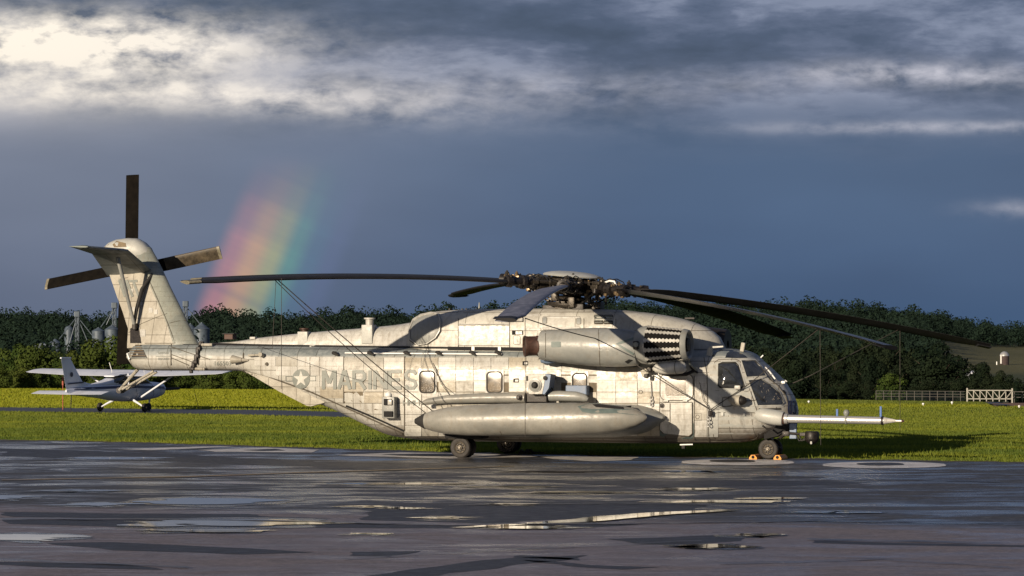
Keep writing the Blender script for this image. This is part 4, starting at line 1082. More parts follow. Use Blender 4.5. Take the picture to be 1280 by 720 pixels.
# fin ------------------------------------------------------------------
P_LE = paint('leading_edge_paint', (.17,.185,.165), (.24,.255,.22), .5, False, .5, seed=4)
TC = math.tan(math.radians(20)); ZB = H(200,430,0).z
def ylf(z): return max(0, (z-ZB))*TC
def Hf(px_, py_):
    yl = 0
    for _ in range(6): yl = ylf(H(px_, py_, yl).z)
    return H(px_, py_, yl)
fb = MB(); secs = [((160,436),(250,436)), ((160,431),(249,431)), ((161,412),(236,405)), ((154,390),(224,380)), ((146.5,370),(213,358)), ((139,348),(203,336)), ((134,334),(196,322)), ((130,322),(189,310))]
prof = [(0,0),(.015,.35),(.06,.62),(.16,.9),(.32,1),(.5,.93),(.7,.7),(.88,.42),(1,.22)]
vs = []; n = len(prof)*2
for (te, le) in secs:
    A_, B_ = Hf(*le), Hf(*te); ch = (A_-B_).length; hw_ = .30 if te[1] > 425 else .24-.0*ch
    nrm = Vector((0, 1, -TC)).normalized()
    vs += [A_+(B_-A_)*u-nrm*hw_*w for u, w in prof]+[A_+(B_-A_)*u+nrm*hw_*w for u, w in reversed(prof)]
fs = [(i*n+k, i*n+(k+1) % n, (i+1)*n+(k+1) % n, (i+1)*n+k) for i in range(len(secs)-1) for k in range(n)]+[tuple(range(n-1,-1,-1)), tuple(range((len(secs)-1)*n, len(secs)*n))]
finM = MB().add(vs, fs); finM.mi = [1 if (k < 4 or k >= n-5) else 0 for i in range(len(secs)-1) for k in range(n)]+[0, 0]
FIN = finM.build('tail_fin', [P_FIN, P_LE], HEL, 40); BVF = bvh(finM)
# fin tip gearbox fairing
gb = MB(); gp_ = [(128,316,.05),(131,309,.22),(138,303,.32),(148,299,.38),(160,297.5,.40),(172,298,.38),(181,303,.33),(187,309,.26),(191,316,.14),(193,324,.04)]
yv = Hf(160,310).y; gvs = []; n = 20
for a, c_, w in gp_:
    T_ = H(a, c_, yv); Bz = H(a, 328, yv).z
    for k in range(n):
        t_ = 2*PI*k/n; co, si = math.cos(t_), math.sin(t_)
        gvs.append((T_.x, yv+w*math.copysign(abs(co)**.8, co), (T_.z+Bz)/2+(T_.z-Bz)/2*math.copysign(abs(si)**.8, si)))
m_ = len(gp_); gb.add(gvs, [(i*n+k, i*n+(k+1) % n, (i+1)*n+(k+1) % n, (i+1)*n+k) for i in range(m_-1) for k in range(n)]+[tuple(range(n-1,-1,-1)), tuple(range((m_-1)*n, m_*n))])
GBX = gb.build('tail_gearbox_fairing', P_NOSE, HEL, 50); BVG = bvh(gb)
decal('fairing_window', [(141,306),(146,301.5),(157,304),(158,308.5),(143,309)], M_BEIGE, GBX, .015, .02, 5, BVG)
decal('fairing_window', [(126,308),(131,303.5),(137,301),(136,306),(131,309)], M_BEIGE, GBX, .015, .02, 5, BVG)
for pts, w in (([(219,429),(208,400),(196,372),(184,345)],1.2), ([(161,416),(176,405),(195,397),(209,392)],.7), ([(212,404),(222,401.5),(232,400.5)],1.0),
               ([(137,351),(150,349),(160,347)],.7),([(181,429),(219,429)],1.2)):
    ribbon('fin_seam', pts, w*.55, M_SEAM, FIN, .014, .012, 8, BVF)
for (a, c_, w, h_) in ((165,384,5,6),(186,385,5,6),(175,412,7,9),(163,361,4,5),(173,377,5,5),(193,387,4,6)):
    decal('access_panel', rrect(a, c_, a+w, c_+h_, 1, 2), P_PANEL, FIN, .014, .012, 8, BVF)
decal('fin_grille', [(163,411),(169,407.5),(174,411),(177,429),(163,429)], M_METALD, FIN, .016, .012, 6, BVF)
block('MT', 155, 350, 180, 371, 3.0, M_MARK, FIN, BVF, .3, shear=.36, off=.014)
# stabiliser (starboard side, gull shaped)
def slab(rowsP, th, name, m_, up=Vector((0,0,1))):
    b = MB(); vs = []
    pf = [(0,0),(.03,.5),(.15,.9),(.4,1),(.75,.6),(1,.08)]
    for (L_, T_, tt) in rowsP:
        vs += [L_+(T_-L_)*u+up*tt*w*.5 for u, w in pf]+[L_+(T_-L_)*u-up*tt*w*.5 for u, w in reversed(pf)]
    n = len(pf)*2; m_n = len(rowsP)
    b.add(vs, [(i*n+k, i*n+(k+1) % n, (i+1)*n+(k+1) % n, (i+1)*n+k) for i in range(m_n-1) for k in range(n)]+[tuple(range(n-1,-1,-1)), tuple(range((m_n-1)*n, m_n*n))])
    return b.build(name, m_, HEL, 40)
R1 = Hf(193,341); R2 = Hf(134,344)
slab([(R1, R2, .2), ((R1+H(161,313.5,-.75))/2, (R2+H(115,317,-.75))/2, .19), (H(161,313.5,-.75), H(115,317,-.75), .17), (H(112,309,-2.5), H(88,308.5,-2.5), .1)], .2, 'stabiliser', P_BLUE)
slab([(H(113,309,-2.48), H(88,308.5,-2.48), .11), (H(110,308.5,-2.62), H(86,308,-2.62), .05)], .2, 'stabiliser_tip', M_GREEN)
a0, a1 = H(147,322,-.7), Hf(173.5,405); nn = Vector((0,-.33,0))
MB().tube([a0, a1+nn], [.06,.05], 10).build('stabiliser_strut', P_GREY, HEL, 50)
b = MB(); b.tube([Hf(194,343)+nn*.6, Hf(185,362)+nn*1.3, Hf(178,386)+nn*1.2, a1+nn], [.05,.06,.055,.045], 8); b.build('stabiliser_strut', M_DARK, HEL, 50)
MB().bbox(a1+nn*.7+Vector((0,0,-.08)), (.12,.26,.2), .03).build('strut_bracket', M_METALD, HEL)
# tail rotor (port side)
TRH = H(161,337,2.0); TRA = Vector((.05, -1, TC*.9)).normalized()
MB().lathe(TRH+TRA*.9, -TRA, [(0,.16),(.6,.16),(.62,.3),(.75,.32),(.86,.3),(.9,.22),(1.2,.12),(1.25,0)], 16).build('tail_rotor_hub', M_METALD, HEL, 40)
def airblade(name, A_, B_, chord, th, m_, parent, cdir, tipm=None, r0=0, curve_f=None, n=14, tip_sweep=0, tc_=None, neck=None, twist=0):
    """blade between A_ and B_; cdir: leading edge direction"""
    pf = [(0,0),(.02,.42),(.1,.85),(.3,1),(.6,.7),(1,.06)]; vs = []; mi = []
    ax = (B_-A_); L = ax.length; ax.normalize(); c0 = (cdir-ax*cdir.dot(ax)).normalized()
    b = MB(); k2 = len(pf)*2
    for i in range(n+1):
        t_ = i/n; c = c0; up = ax.cross(c)
        if up.z < 0 and name == 'rotor_blade': up = -up
        if twist: R_ = Matrix.Rotation(twist*(1-.25*t_), 3, ax); c = R_ @ c; up = R_ @ up
        ch = chord
        if neck and t_ < neck[0]: ch = chord*(neck[1]+(1-neck[1])*(t_/neck[0])**1.5)
        p0 = A_+ax*L*t_
        if curve_f: p0 = curve_f(t_)
        if t_ > .96 and tip_sweep: ch = chord*.72; p0 = p0-c*chord*.14
        vs += [p0+c*(.3-u)*ch+up*th*.5*w for u, w in pf]+[p0+c*(.3-u)*ch-up*th*.5*w for u, w in reversed(pf)]
    fs = [(i*k2+k, i*k2+(k+1) % k2, (i+1)*k2+(k+1) % k2, (i+1)*k2+k) for i in range(n) for k in range(k2)]+[tuple(range(k2-1,-1,-1)), tuple(range(n*k2, (n+1)*k2))]
    b.add(vs, fs); return b.build(name, m_, parent, 40)
def blade_to(px_, py_, Lr=3.0):
    """tip seen at the given photo point, Lr metres from the hub"""
    best = None
    for i in range(200):
        yl = -2+i*.03; p_ = H(px_, py_, yl); e = abs((p_-TRH).length-Lr)+.02*abs((p_-TRH).dot(TRA))
        if best is None or e < best[0]-1e-6: best = (e, p_)
    return best[1]
for (q, w, lr) in (((162.5,219),.42,2.95),((274,312.5),.40,2.9),((58,358),.40,2.9),((157,455),.42,2.9)):
    tp = blade_to(*q, lr); d = (tp-TRH).normalized(); cd = TRA.cross(d)
    vert = abs(d.z) > .7
    cd = (cd*(.95 if vert else .72)+TRA*(.0 if vert else .5)*(1 if d.x > 0 else .4)).normalized()
    bl = airblade('tail_rotor_blade', TRH+d*.35, tp, w, .07, M_BLADEB, HEL, cd, n=8)
    bl['label'] = 'brown black tail rotor blade'
    MB().tube([TRH+d*.1, TRH+d*.7], [.09,.06], 8).build('blade_grip', M_METALD, HEL, 40)
    if q[0] == 274: airblade('blade_wrap', TRH+d*1.15, tp-d*.06, w*1.01, .074, M_BLADEBR, bl, cd, n=2)
    if q[0] in (274, 58): airblade('blade_tip', tp-d*.06, tp+d*.03, w*1.02, .075, M_TIP, bl, cd, n=1)

# main rotor ---------------------------------------------------------------
HUBZ = H(715,357,0).z; TILT = math.radians(4.9); NB = Vector((math.sin(TILT), 0, math.cos(TILT)))
HUB = Vector((0, 0, HUBZ))
mast = MB(); mast.lathe((0,0,H(715,388).z-.15), (0,0,1), [(0,.62),(.12,.6),(.2,.34),(.55,.26),(1.0,.26)], 20); mast.build('rotor_mast', M_METALD, HEL, 40)
sw = MB(); sw.lathe(HUB-NB*.62, NB, [(0,.2),(.0,.62),(.06,.68),(.12,.66),(.13,.3),(.2,.28),(.22,.58),(.28,.60),(.32,.3)], 28); sw.build('swashplate', M_METAL, HEL, 35)
MR = MB(); MR.lathe(HUB-NB*.28, NB, [(0,.3),(.02,.62),(.1,.78),(.16,.7),(.2,.6),(.34,.6),(.38,.78),(.46,.74),(.5,.4),(.52,0)], 28); HB = MR.build('rotor_hub', M_METAL, HEL, 35)
b = MB(); b.lathe(HUB+NB*.245, NB, [(0,.0),(0,.84),(.03,.86),(.07,.80),(.12,.62),(.15,.40),(.165,.0)], 36); b.build('hub_dome', P_NOSE, HB, 50)
rr = random.Random(21)
tips = {0: None}
AN0 = math.radians(-98+19)
blades = []
proto_arm = None
def arm_frame(al):
    r_ = Vector((math.cos(al), math.sin(al), 0)); r_.z = -math.tan(TILT)*r_.x; r_.normalize(); t_ = NB.cross(r_).normalized(); return r_, t_
def droop(r): return .80*(max(0, r-.7)/11.3)**1.9
for k in range(7):
    al = AN0+2*PI/7*k; ra, ta = arm_frame(al)
    P_ = lambda r, t_=0, u=0: HUB+ra*r+ta*t_+NB*u
    R_ = Matrix((ra, ta, NB)).transposed()
    a_ = MB(); a_.bbox(P_(.86), (.56,.26,.34), .05, R=R_); a_.bbox(P_(1.1,.0,.14), (.3,.36,.1), .03, R=R_); a_.bbox(P_(1.1,0,-.14), (.3,.36,.1), .03, R=R_)
    a_.tube([P_(1.18,0,-.24), P_(1.18,0,.24)], .07, 10); arm = a_.build('blade_hinge', M_METAL, HB, 35)
    a_ = MB(); a_.lathe(P_(1.2), ra, [(0,.10),(.03,.17),(.16,.19),(.18,.14),(.36,.14),(.38,.2),(.48,.2),(.5,.13),(.78,.13),(.82,.18),(.98,.17),(1.0,.1)], 14)
    a_.bbox(P_(2.02,0,0), (.34,.24,.14), .03, R=R_); a_.build('blade_sleeve', M_METALD, HB, 35)
    a_ = MB(); a_.lathe(P_(.72,.34,.06), (ra*.9-ta*.18), [(0,.03),(.0,.07),(.22,.085),(.24,.05),(.52,.05),(.56,.08),(.7,.07),(.72,0)], 12); a_.build('lag_damper', M_METAL, HB, 35)
    a_ = MB(); a_.bbox(P_(1.3,-.22,-.08), (.12,.34,.1), .02, R=R_); a_.tube([P_(1.3,-.36,-.08), HUB-NB*.5+ra*.62-ta*.22], .028, 8); a_.lathe(P_(1.3,-.36,-.14), NB, [(0,.02),(0,.055),(.12,.055),(.12,.02)], 10)
    a_.build('pitch_link', M_METALD, HB, 35)
    a_ = MB()
    for _ in range(26):
        r_ = rr.uniform(.45, 2.15); s_ = rr.uniform(.025, .065); lim = .34 if r_ < 1.3 else .2
        c = P_(r_, rr.uniform(-lim, lim), rr.choice((-1, 1))*rr.uniform(.08, .27 if r_ < 1.4 else .17))
        if rr.random() < .5: a_.bbox(c, (s_*2, s_*1.5, s_*1.6), s_*.3, R=R_)
        else: a_.lathe(c, NB if rr.random() < .5 else ta, [(0,0),(0,s_),(s_*1.6,s_),(s_*1.7,s_*.4),(s_*2.4,s_*.4),(s_*2.4,0)], 8)
    a_.build('hub_fitting', M_BRASS if k % 2 else M_METAL, HB, 35, kind='stuff')
    a_ = MB()
    for _ in range(5):
        u0 = rr.uniform(.5, 1.1); u1 = u0+rr.uniform(.3, .8); t0, t1 = rr.uniform(-.25,.25), rr.uniform(-.2,.2); hh = rr.uniform(.12,.3)
        a_.tube([P_(u0, t0, .1), P_(u0+(u1-u0)*.2, t0, hh), P_((u0+u1)/2, (t0+t1)/2, hh+.03), P_(u1-(u1-u0)*.1, t1, hh*.8), P_(u1, t1, .08)], .016, 5)
    a_.build('hydraulic_hose', M_DARK, HB, 60, kind='stuff')
    def cf(t_, ra=ra, xd={3: .42, 6: -.15}.get(k, 0)): r = 1.95+10.1*t_; return HUB+ra*r-Vector((0,0,droop(r)+xd*t_))
    BL = airblade('rotor_blade', cf(0), cf(1), .74, .10, M_BLADET if k == 0 else (M_BLADEG if k == 1 else M_BLADE), HEL, -ta if False else ta, curve_f=cf, n=26, tip_sweep=1, neck=(.05, .45), twist=math.radians({0: 9, 1: -10, 2: -15, 3: -18}.get(k, -5)))
    blades.append((BL, cf, ra, ta))
    def tf(t_, cf=cf): return cf(.965+.036*t_)
    airblade('blade_tip', tf(0), tf(1), .60, .108, M_TIP if k in (5, 6) else M_BLADE, BL, ta, curve_f=lambda t_, tf=tf, ta=ta: tf(t_)-ta*.1, n=2)
# equipment round the mast base
for (a, c_, yl, sx, sy, sz, mt_) in ((702,384,-.3,.3,.3,.35,M_METAL),(688,386,.2,.4,.3,.22,M_METALD),(724,386,-.4,.34,.3,.28,M_METALD),(745,384,.1,.4,.4,.3,M_METAL),(715,378,-.55,.2,.2,.3,M_METAL),(735,372,-.5,.18,.18,.3,M_METALD),(694,371,-.4,.2,.2,.24,M_METAL)):
    MB().bbox(H(a, c_, yl), (sx, sy, sz), .04).build('servo_unit', mt_, HEL, 35)
for a in (736, 745.5, 757):
    MB().tube([H(a, 366, -.5), H(a+.5, 381, -.45)], .03, 8).build('control_rod', M_METALD, HEL, 40)
b = MB()
for i in range(40):
    b.bbox(H(rr.uniform(682,752), rr.uniform(373,387), rr.uniform(-.5,.6)), (rr.uniform(.04,.16), rr.uniform(.05,.15), rr.uniform(.04,.14)), .012)
b.build('servo_fitting', M_METAL, HEL, 35, kind='stuff')
b = MB(); b.tube([H(757,353,-.6), H(762,351,-.7), H(768,352,-.8), H(770,356,-.8), H(766,366,-.8)], .03, 8); b.build('fold_line', M_WHITE, HEL, 60)
MB().tube([H(766,354,-.8), H(763,367,-.8)], .055, 8).build('fold_link', M_MARK, HEL, 40)

# engine nacelle ---------------------------------------------------------------
NY = -1.95
n0, n1 = H(677,431.5,NY), H(799,435.5,NY); nax = (n1-n0).normalized(); NL = (n1-n0).length
def rad(p): return p/44.8
prof_n = [(0, rad(17.5)), (.01, rad(18.6)), (NL*.12, rad(19.8)), (NL*.3, rad(22)), (NL*.55, rad(24)), (NL*.78, rad(24)), (NL*.93, rad(22.4)), (NL, rad(20.5)), (NL+.02, rad(16))]
nm_ = MB().lathe(n0, nax, prof_n, 40); NAC = nm_.build('engine_nacelle', P_GREY, HEL, 50); BVN = bvh(nm_)
ribbon('nacelle_seam', [(682,413.5),(682,450)], .7, M_SEAM, NAC, .008, .012, 4, BVN)
ribbon('chevron_band', [(799,421),(771,430),(799,447)], 2.8, M_GREEN, NAC, .01, .012, 4, BVN)
ribbon('nacelle_seam', [(748,412),(750,459)], .7, M_SEAM, NAC, .008, .012, 4, BVN)
text('ENGINE ACCESS', 744.5, 428.2, 765, 430.3, M_MARK, NAC, .012, .0, bv=BVN) if False else None
decal('nacelle_vent', [(781,452),(786,449),(791,450),(785,454.5)], M_BLACK, NAC, .012, .01, 6, BVN)
decal('access_panel', rrect(689,427,701,434,1,2), M_GREEN, NAC, .01, .01, 6, BVN)
b = MB(); exd = Vector((-.88,-.47,-.03)).normalized(); b.lathe(n0+nax*.22-Vector((0,.02,0)), exd, [(0,.34),(.10,.30),(.28,.27),(.30,.285),(.34,.285),(.36,.27),(.6,.275),(.68,.30),(.70,.29),(.68,.26),(.2,.24),(.19,0)], 30)
EX = b.build('exhaust_pipe', M_RUST, HEL, 45)
b = MB(); b.lathe(n0+nax*.2, exd, [(0,.0),(0,.2),(.45,.1),(.5,0)], 16); b.build('exhaust_cone', M_METALD, EX, 40)
# lower black edge under nacelle + pylon
MB().prism([H(672,449,-1.5),H(700,452,-1.5),H(760,460,-1.5),H(797,459,-1.5),H(800,445,-1.5),H(690,440,-1.5)], (0,.8,0)).build('nacelle_pylon', M_METALD, HEL)
MB().lathe(H(677,448,-1.7), (1,0,0), [(0,0),(0,.13),(.2,.16),(.4,.12),(.42,0)], 14).build('oil_cooler_duct', M_BLUEG, HEL, 40)
# intake barrel
i0, i1 = H(797,431.5,NY), H(862,431,NY-.05); iax = (i1-i0).normalized(); IL = (i1-i0).length
bar = MB().lathe(i0, iax, [(-.08,.34),(.0,.36),(.02,rad(20)),(.14,rad(23)),(.32,rad(24.4)),(.36,rad(24.2))], 40); IB = bar.build('intake_barrel', P_GREY, HEL, 40)
sc = MB(); prf = [(.36, rad(23.8)), (IL-.2, rad(19.2)), (IL-.12, rad(18.6))]; sc.lathe(i0, iax, prf, 56); so = sc.build('intake_screen', M_PERF, IB, 50)
uvl = so.data.uv_layers.new(name='UVMap')
axn = iax; u0 = Vector((0,0,1)); u0 = (u0-axn*u0.dot(axn)).normalized(); w0 = axn.cross(u0)
for pl in so.data.polygons:
    angs = []
    for li in pl.loop_indices:
        d = so.data.vertices[so.data.loops[li].vertex_index].co-i0; angs.append((math.atan2(d.dot(w0), d.dot(u0))/(2*PI)+.5, d.dot(axn)/IL*.5))
    mx = max(a[0] for a in angs)
    for li, (a, l) in zip(pl.loop_indices, angs):
        if mx-a > .5: a += 1
        uvl.data[li].uv = (a*2.6, l*1.0)
ring = MB().lathe(i0, iax, [(IL-.16, rad(18.2)), (IL-.15, rad(20)), (IL-.02, rad(18.6)), (IL, rad(17.4)), (IL-.02, rad(15.5)), (IL-.1, rad(14.5)), (IL-.12, 0)], 40); ring.build('intake_lip', P_GREY, IB, 50)
MB().lathe(i0, iax, [(IL-.1, 0), (IL-.1, .2), (IL-.02,.18), (IL,0)], 20).build('intake_bullet', M_METALD, IB, 40)
NBAR = 12
for k in range(NBAR):
    a_ = 2*PI*(k+.5)/NBAR; dv = u0*math.cos(a_)+w0*math.sin(a_); tv_ = axn.cross(dv)
    ps = [i0+iax*.34+dv*rad(24.5), i0+iax*(IL-.16)+dv*rad(19.7)]
    nz_ = 10; b = MB(); vs = []
    for j in range(nz_*2+1):      # toothed edge strip
        t_ = j/(nz_*2); c_ = ps[0]+(ps[1]-ps[0])*t_; w_ = .030+(.042 if j % 2 else 0); 
        for sg in (-1, 1): vs.append(c_+tv_*w_*sg*(1-.2*t_)); vs.append(c_+tv_*w_*sg*(1-.2*t_)-dv*.02)
    m2 = nz_*2; fs = []
    for j in range(m2): o1 = j*4; fs += [(o1, o1+2, o1+6, o1+4), (o1, o1+4, o1+5, o1+1), (o1+2, o1+3, o1+7, o1+6)]
    b.add(vs, fs); b.build('screen_rib', P_PANEL, IB)
q = i0+iax*.12-Vector((0, rad(23), 0)); MB().bbox(q, (.14,.2,.24), .03).build('barrel_latch', M_METALD, IB, 30)
MB().lathe(q+Vector((.02,-.02,.02)), (0,-1,0), [(0,.07),(.12,.07),(.13,0)], 10).build('barrel_knob', M_MARK, IB, 30)
# inner duct between barrel and fairing
b = MB(); b.lathe(H(800,432,-1.1), (1,0,0), [(-.2,.4),(.6,.38),(1.3,.3)], 20); b.build('inner_duct', M_METALD, HEL, 40)
# cooler pod under the barrel
b = MB(); p0 = H(820,460.5,-2.1); p1 = H(858,459,-2.1); pa = (p1-p0).normalized(); PLn = (p1-p0).length
b.lathe(p0, pa, [(-.1,.02),(0,.12),(.2,.17),(PLn*.5,.175),(PLn-.12,.17),(PLn-.03,.12),(PLn,.03)], 20); POD = b.build('hydraulic_pod', P_PALE, HEL, 50)
MB().lathe(p0, pa, [(PLn*.66,.17),(PLn*.66,.18),(PLn*.68,.18),(PLn*.68,.17)], 20).build('pod_band', M_SEAM, POD)
MB().prism([H(812,459,-1.35),H(822,462,-1.35),H(812,467,-1.35),H(806,471,-1.35),H(803,464,-1.35)], (0,-.25,0)).build('hoist_arm', P_FIN, HEL)
for (a, c_) in ((812,463),(808,470),(845,466)):
    MB().bbox(H(a, c_, -1.65), (.12,.12,.12), .03).build('hoist_fitting', M_METALD, HEL)
b = MB(); b.tube([H(868,463,-1.3), H(858,468,-1.4), H(840,469,-1.45), H(824,466,-1.5)], .045, 8); b.tube([H(862,452,-1.5), H(864,460,-1.4), H(872,466,-1.3)], .03, 8); b.build('bleed_air_duct', M_METALD, HEL, 60)
MB().tube([H(861,449,-1.75), H(862,455,-1.7), H(870,462,-1.4)], .03, 8).build('drain_hose', M_MARK, HEL, 60)

# louvres and hatches on the fairing
def hatch(x0, y0, x1, y1, m_=P_PANEL, name='access_panel', r=1, off=.012, bv=None, parent=None, edge=True):
    h_ = decal(name, rrect(x0, y0, x1, y1, r, 2), m_, parent or DOG, off, .02, 12, bv)
    if edge: ringd('panel_gap', rrect(x0, y0, x1, y1, r, 2), .5, M_SEAM, h_, off-.004, .012, bv)
    return h_
hatch(573, 407, 637, 431.5); hatch(573, 389.5, 637, 406); hatch(658, 393, 676, 413); hatch(679, 396, 725, 412); hatch(642, 420, 650, 430)
for (a, c_) in ((640.5,397),(640,413)):
    h_ = decal('vent', rrect(a, c_, a+14, c_+5.5, .5, 2), M_BLACK, DOG, .01, .02, 8)
    decal('vent_flap', rrect(a+5, c_+1, a+13, c_+5, .5, 2), P_PANEL, h_, .03, .02, 8)
for (a, c_) in ((678.5,397),(721,398)): hatch(a, c_, a+5, c_+7, P_GREY)
for a in (743, 755):
    h_ = hatch(a, 394, a+11, 405, M_METAL, 'louvre')
    for j in range(4): ribbon('louvre_slat', [(a+.6, 395.8+j*2.5), (a+10.4, 395.8+j*2.5)], .8, M_MARK, h_, .03, .02, 12)
hatch(742, 390, 768, 410, P_PANEL, off=.006)
ribbon('fairing_arch', [(728,412.5),(738,409.6),(758,409),(772,412)], 1.8, P_PANEL, DOG, .03, .03, 4)
for x_ in (573, 637, 730, 770): ribbon('fairing_seam', [(x_, 388.5), (x_, 434)], .6, M_SEAM, DOG, .02, .012, 10)
# scoop intake at the rear of the fairing
so_ = [(515,424),(514.5,412),(519,402),(528,396.5),(540,394),(548,395),(551,402),(550,414),(545,422),(535,429),(524,431)]
sc_ = decal('intake_scoop', so_, P_GREY, DOG, .05, .06, 5, dome=.07)
ringd('scoop_rim', so_, 1.0, P_PANEL, sc_, .09, .10)
ribbon('fairing_seam', [(513,404),(511,415),(513,426),(520,431)], .8, M_SEAM, DOG, .02, .012, 5)
# stacks on the tail fairing
for (x0, y0, x1, y1, yl, w_, cap_) in ((372.5,414.5,385,426,-.3,.3,(374,411,384,415)),(453,406,466.5,421,-.45,.36,(455,398,466,407))):
    a, c_ = H(x0, y0, yl), H(x1, y1, yl); st2 = MB().bbox(((a.x+c_.x)/2, yl+.1, (a.z+c_.z)/2-.1), (c_.x-a.x, w_, a.z-c_.z+.2), .02).build('vent_stack', P_NOSE, HEL, 30)
    a, c_ = H(cap_[0], cap_[1], yl), H(cap_[2], cap_[3], yl); r_ = (c_.x-a.x)/2
    MB().lathe(((a.x+c_.x)/2, yl+.1, c_.z-.03), (0,0,1), [(0,r_*.85),(a.z-c_.z,r_*.85),(a.z-c_.z+.01,r_*1.2),(a.z-c_.z+.05,r_*1.2),(a.z-c_.z+.05,0)], 16).build('stack_cap', P_PANEL if r_ > .13 else M_RUST, st2, 40)
a = H(288, 421, -.1); MB().bbox(a, (.28,.3,.16), .02).build('anti_collision_light', M_RUST, HEL); MB().bbox(a+Vector((0,0,.09)), (.38,.36,.03), .01).build('light_cap', M_DARK, HEL)
MB().bbox(H(317,422.5,-.1), (.18,.2,.07), .02).build('light_base', P_PANEL, HEL)
MB().bbox(H(391,433,-.55), (.16,.12,.06), .01).build('light_base', P_PANEL, HEL)
# antenna masts
MB().tube([H(599,386,0), H(599,378,0)], [.03,.012], 6).build('whip_antenna', M_MARK, HEL)
MB().bbox(H(862.5,398,0), (.3,.1,.06), .02).build('beacon', M_METALD, HEL)
for c_ in (562,578,583,596,610,630): MB().bbox(H(c_,386.6,0), (.05,.08,.05), .01).build('fastener', M_METALD, HEL)

# sponson, rail beam and drop tank -------------------------------------------
sp_top = curve([(560,515),(600,508),(700,507),(760,505),(790,506),(815,512),(828,520)], -1.7)
sp_bot = curve([(560,530),(600,543),(660,547),(760,547),(800,542),(818,532),(828,524)], -1.7)
spx0, spx1 = H(560,520,-1.7).x, H(828,520,-1.7).x
sxx = [spx0+(spx1-spx0)*i/40 for i in range(41)]
sphw = lambda x: 1.0*min(1, max(.1, (x-spx0)/1.2)**.5)*min(1, max(.06, (spx1-x)/1.3)**.6)
spM = superloft(sxx, sp_top, sp_bot, sphw, lambda x: 2.6, yc=lambda x: -1.5, n=28); SP = spM.build('sponson', P_GREY, HEL, 40)
decal('sponson_camouflage', [(819,523),(827,522),(836,525),(841.5,532),(838,540),(829,546),(822,543),(818,533)], M_GREEN, BODY, .009, .01, 6, BVB)
decal('camouflage_patch', [(866,528),(871,534),(870,543),(865,548),(852,548),(862,544)], M_GREEN, BODY, .009, .01, 6, BVB)
TY = -2.85
t0, t1 = H(519,526.5,TY), H(809,522,TY); tax = (t1-t0).normalized(); TL = (t1-t0).length
tp_ = [(0,.02),(.02,.06),(.26,.22),(.5,.31),(.9,.40),(1.5,.455),(2.3,.475),(3.4,.48),(4.4,.475),(5.2,.44),(5.8,.35),(6.15,.24),(6.35,.12),(6.42,.02)]
tp_ = [(a*TL/6.42, r*.94) for a, r in tp_]
tkM = MB().lathe(t0, tax, tp_, 40)
TK = tkM.build('drop_tank', P_TANK, HEL, 60); BVT = bvh(tkM)
b = MB().lathe(t0, tax, [(-.02,.0),(0,.07),(.28*TL/6.42,.229),(.3*TL/6.42,.226)], 30); b.build('tank_tail_cone', M_DARK, TK, 30)
MB().tube([t0, t0-tax*.3], .015, 6).build('static_wick', P_PANEL, TK)
decal('tank_top_band', [(722,508),(736,504.5),(765,504.5),(792,508),(806,517),(796,519),(770,516.5),(740,517),(728,515)], M_GREEN, TK, .006, .01, 7, BVT)
decal('tank_slot', [(741,506),(748,505.3),(779,509),(780.5,511.8),(745,508.8)], M_BLACK, TK, .012, .014, 7, BVT)
ribbon('tank_seam', [(625,539),(627,543)], .8, M_SEAM, TK, .008, .01, 3, BVT); ribbon('tank_seam', [(685,538),(688,543)], .8, M_SEAM, TK, .008, .01, 3, BVT)
MB().prism([H(655,507,-2.2),H(790,507,-2.2),H(780,520,-2.2),H(665,520,-2.2)], (0,-.5,0)).build('tank_pylon', M_DARK, HEL)
b = MB(); BY = -1.85; bp_ = [(526.5,504.2,.05),(535,502,.09),(560,499,.12),(600,497.5,.14),(640,497,.145),(657,497.3,.145)]
b.tube([H(a, c_, BY) for a, c_, r in bp_], [r for a, c_, r in bp_], 14); BM = b.build('sponson_rail', P_TANK, HEL, 45)
b = MB(); b.tube([H(a, c_, BY) for a, c_ in ((687,495),(700,494.8),(720,495.6),(731,497.5),(735,499.5))], [.145,.145,.14,.11,.05], 14); b.build('sponson_rail', P_GREY, HEL, 45)
MB().prism([H(549,505,-1.45),H(720,504,-1.45),H(738,512,-1.45),H(549,512,-1.45)], (0,-.25,0)).build('sponson_shelf', P_FIN, HEL)
q = H(649,496.5,BY-.17); MB().lathe(q, (0,-1,0), [(0,.08),(.03,.08),(.04,.04),(.1,.04),(.1,0)], 12).build('filler_cap', M_METALD, BM, 30)
MB().bbox(H(672,497,BY+.1), (.6,.2,.26), .02).build('turret_mount', M_METALD, HEL)
MB().bbox(H(722,488,-1.55), (.62,.3,.28), .03).build('box_shadow_block', M_BLUEG, HEL)  # solid blue-grey block standing in for the shadow cast by the countermeasure box
# countermeasure box
CY = -2.15
fb_ = [(657,467.5),(682,467.5),(680,481),(677.5,492.5),(661,492.5),(658.5,481)]
CB = MB().prism([H(a, c_, CY) for a, c_ in fb_], (0,.5,0)).build('countermeasure_box', P_PANEL, HEL)
MB().prism([H(a, c_, CY+.001) for a, c_ in ((682.3,467.5),(688.5,468.5),(686,485),(680.5,493),(678,492.5),(680.4,481))], (0,.45,0)).build('box_side_cover', M_BLUEG, CB)
q = H(669.2,481.5,CY); MB().lathe(q, (0,-1,0), [(0,.19),(.03,.19),(.035,.155),(.05,.15),(.06,.1),(.03,.09),(.03,0)], 24).build('lens_ring', P_GREY, CB, 30)
MB().lathe(q+Vector((0,-.03,0)), (0,-1,0), [(0,.09),(.08,.075),(.10,.05),(.11,0)], 18).build('lens', M_DARK, CB, 50)
MB().lathe(H(681.8,472.5,CY), (0,-1,0), [(0,.06),(.04,.06),(.05,0)], 14).build('small_lens', M_DARK, CB, 40)
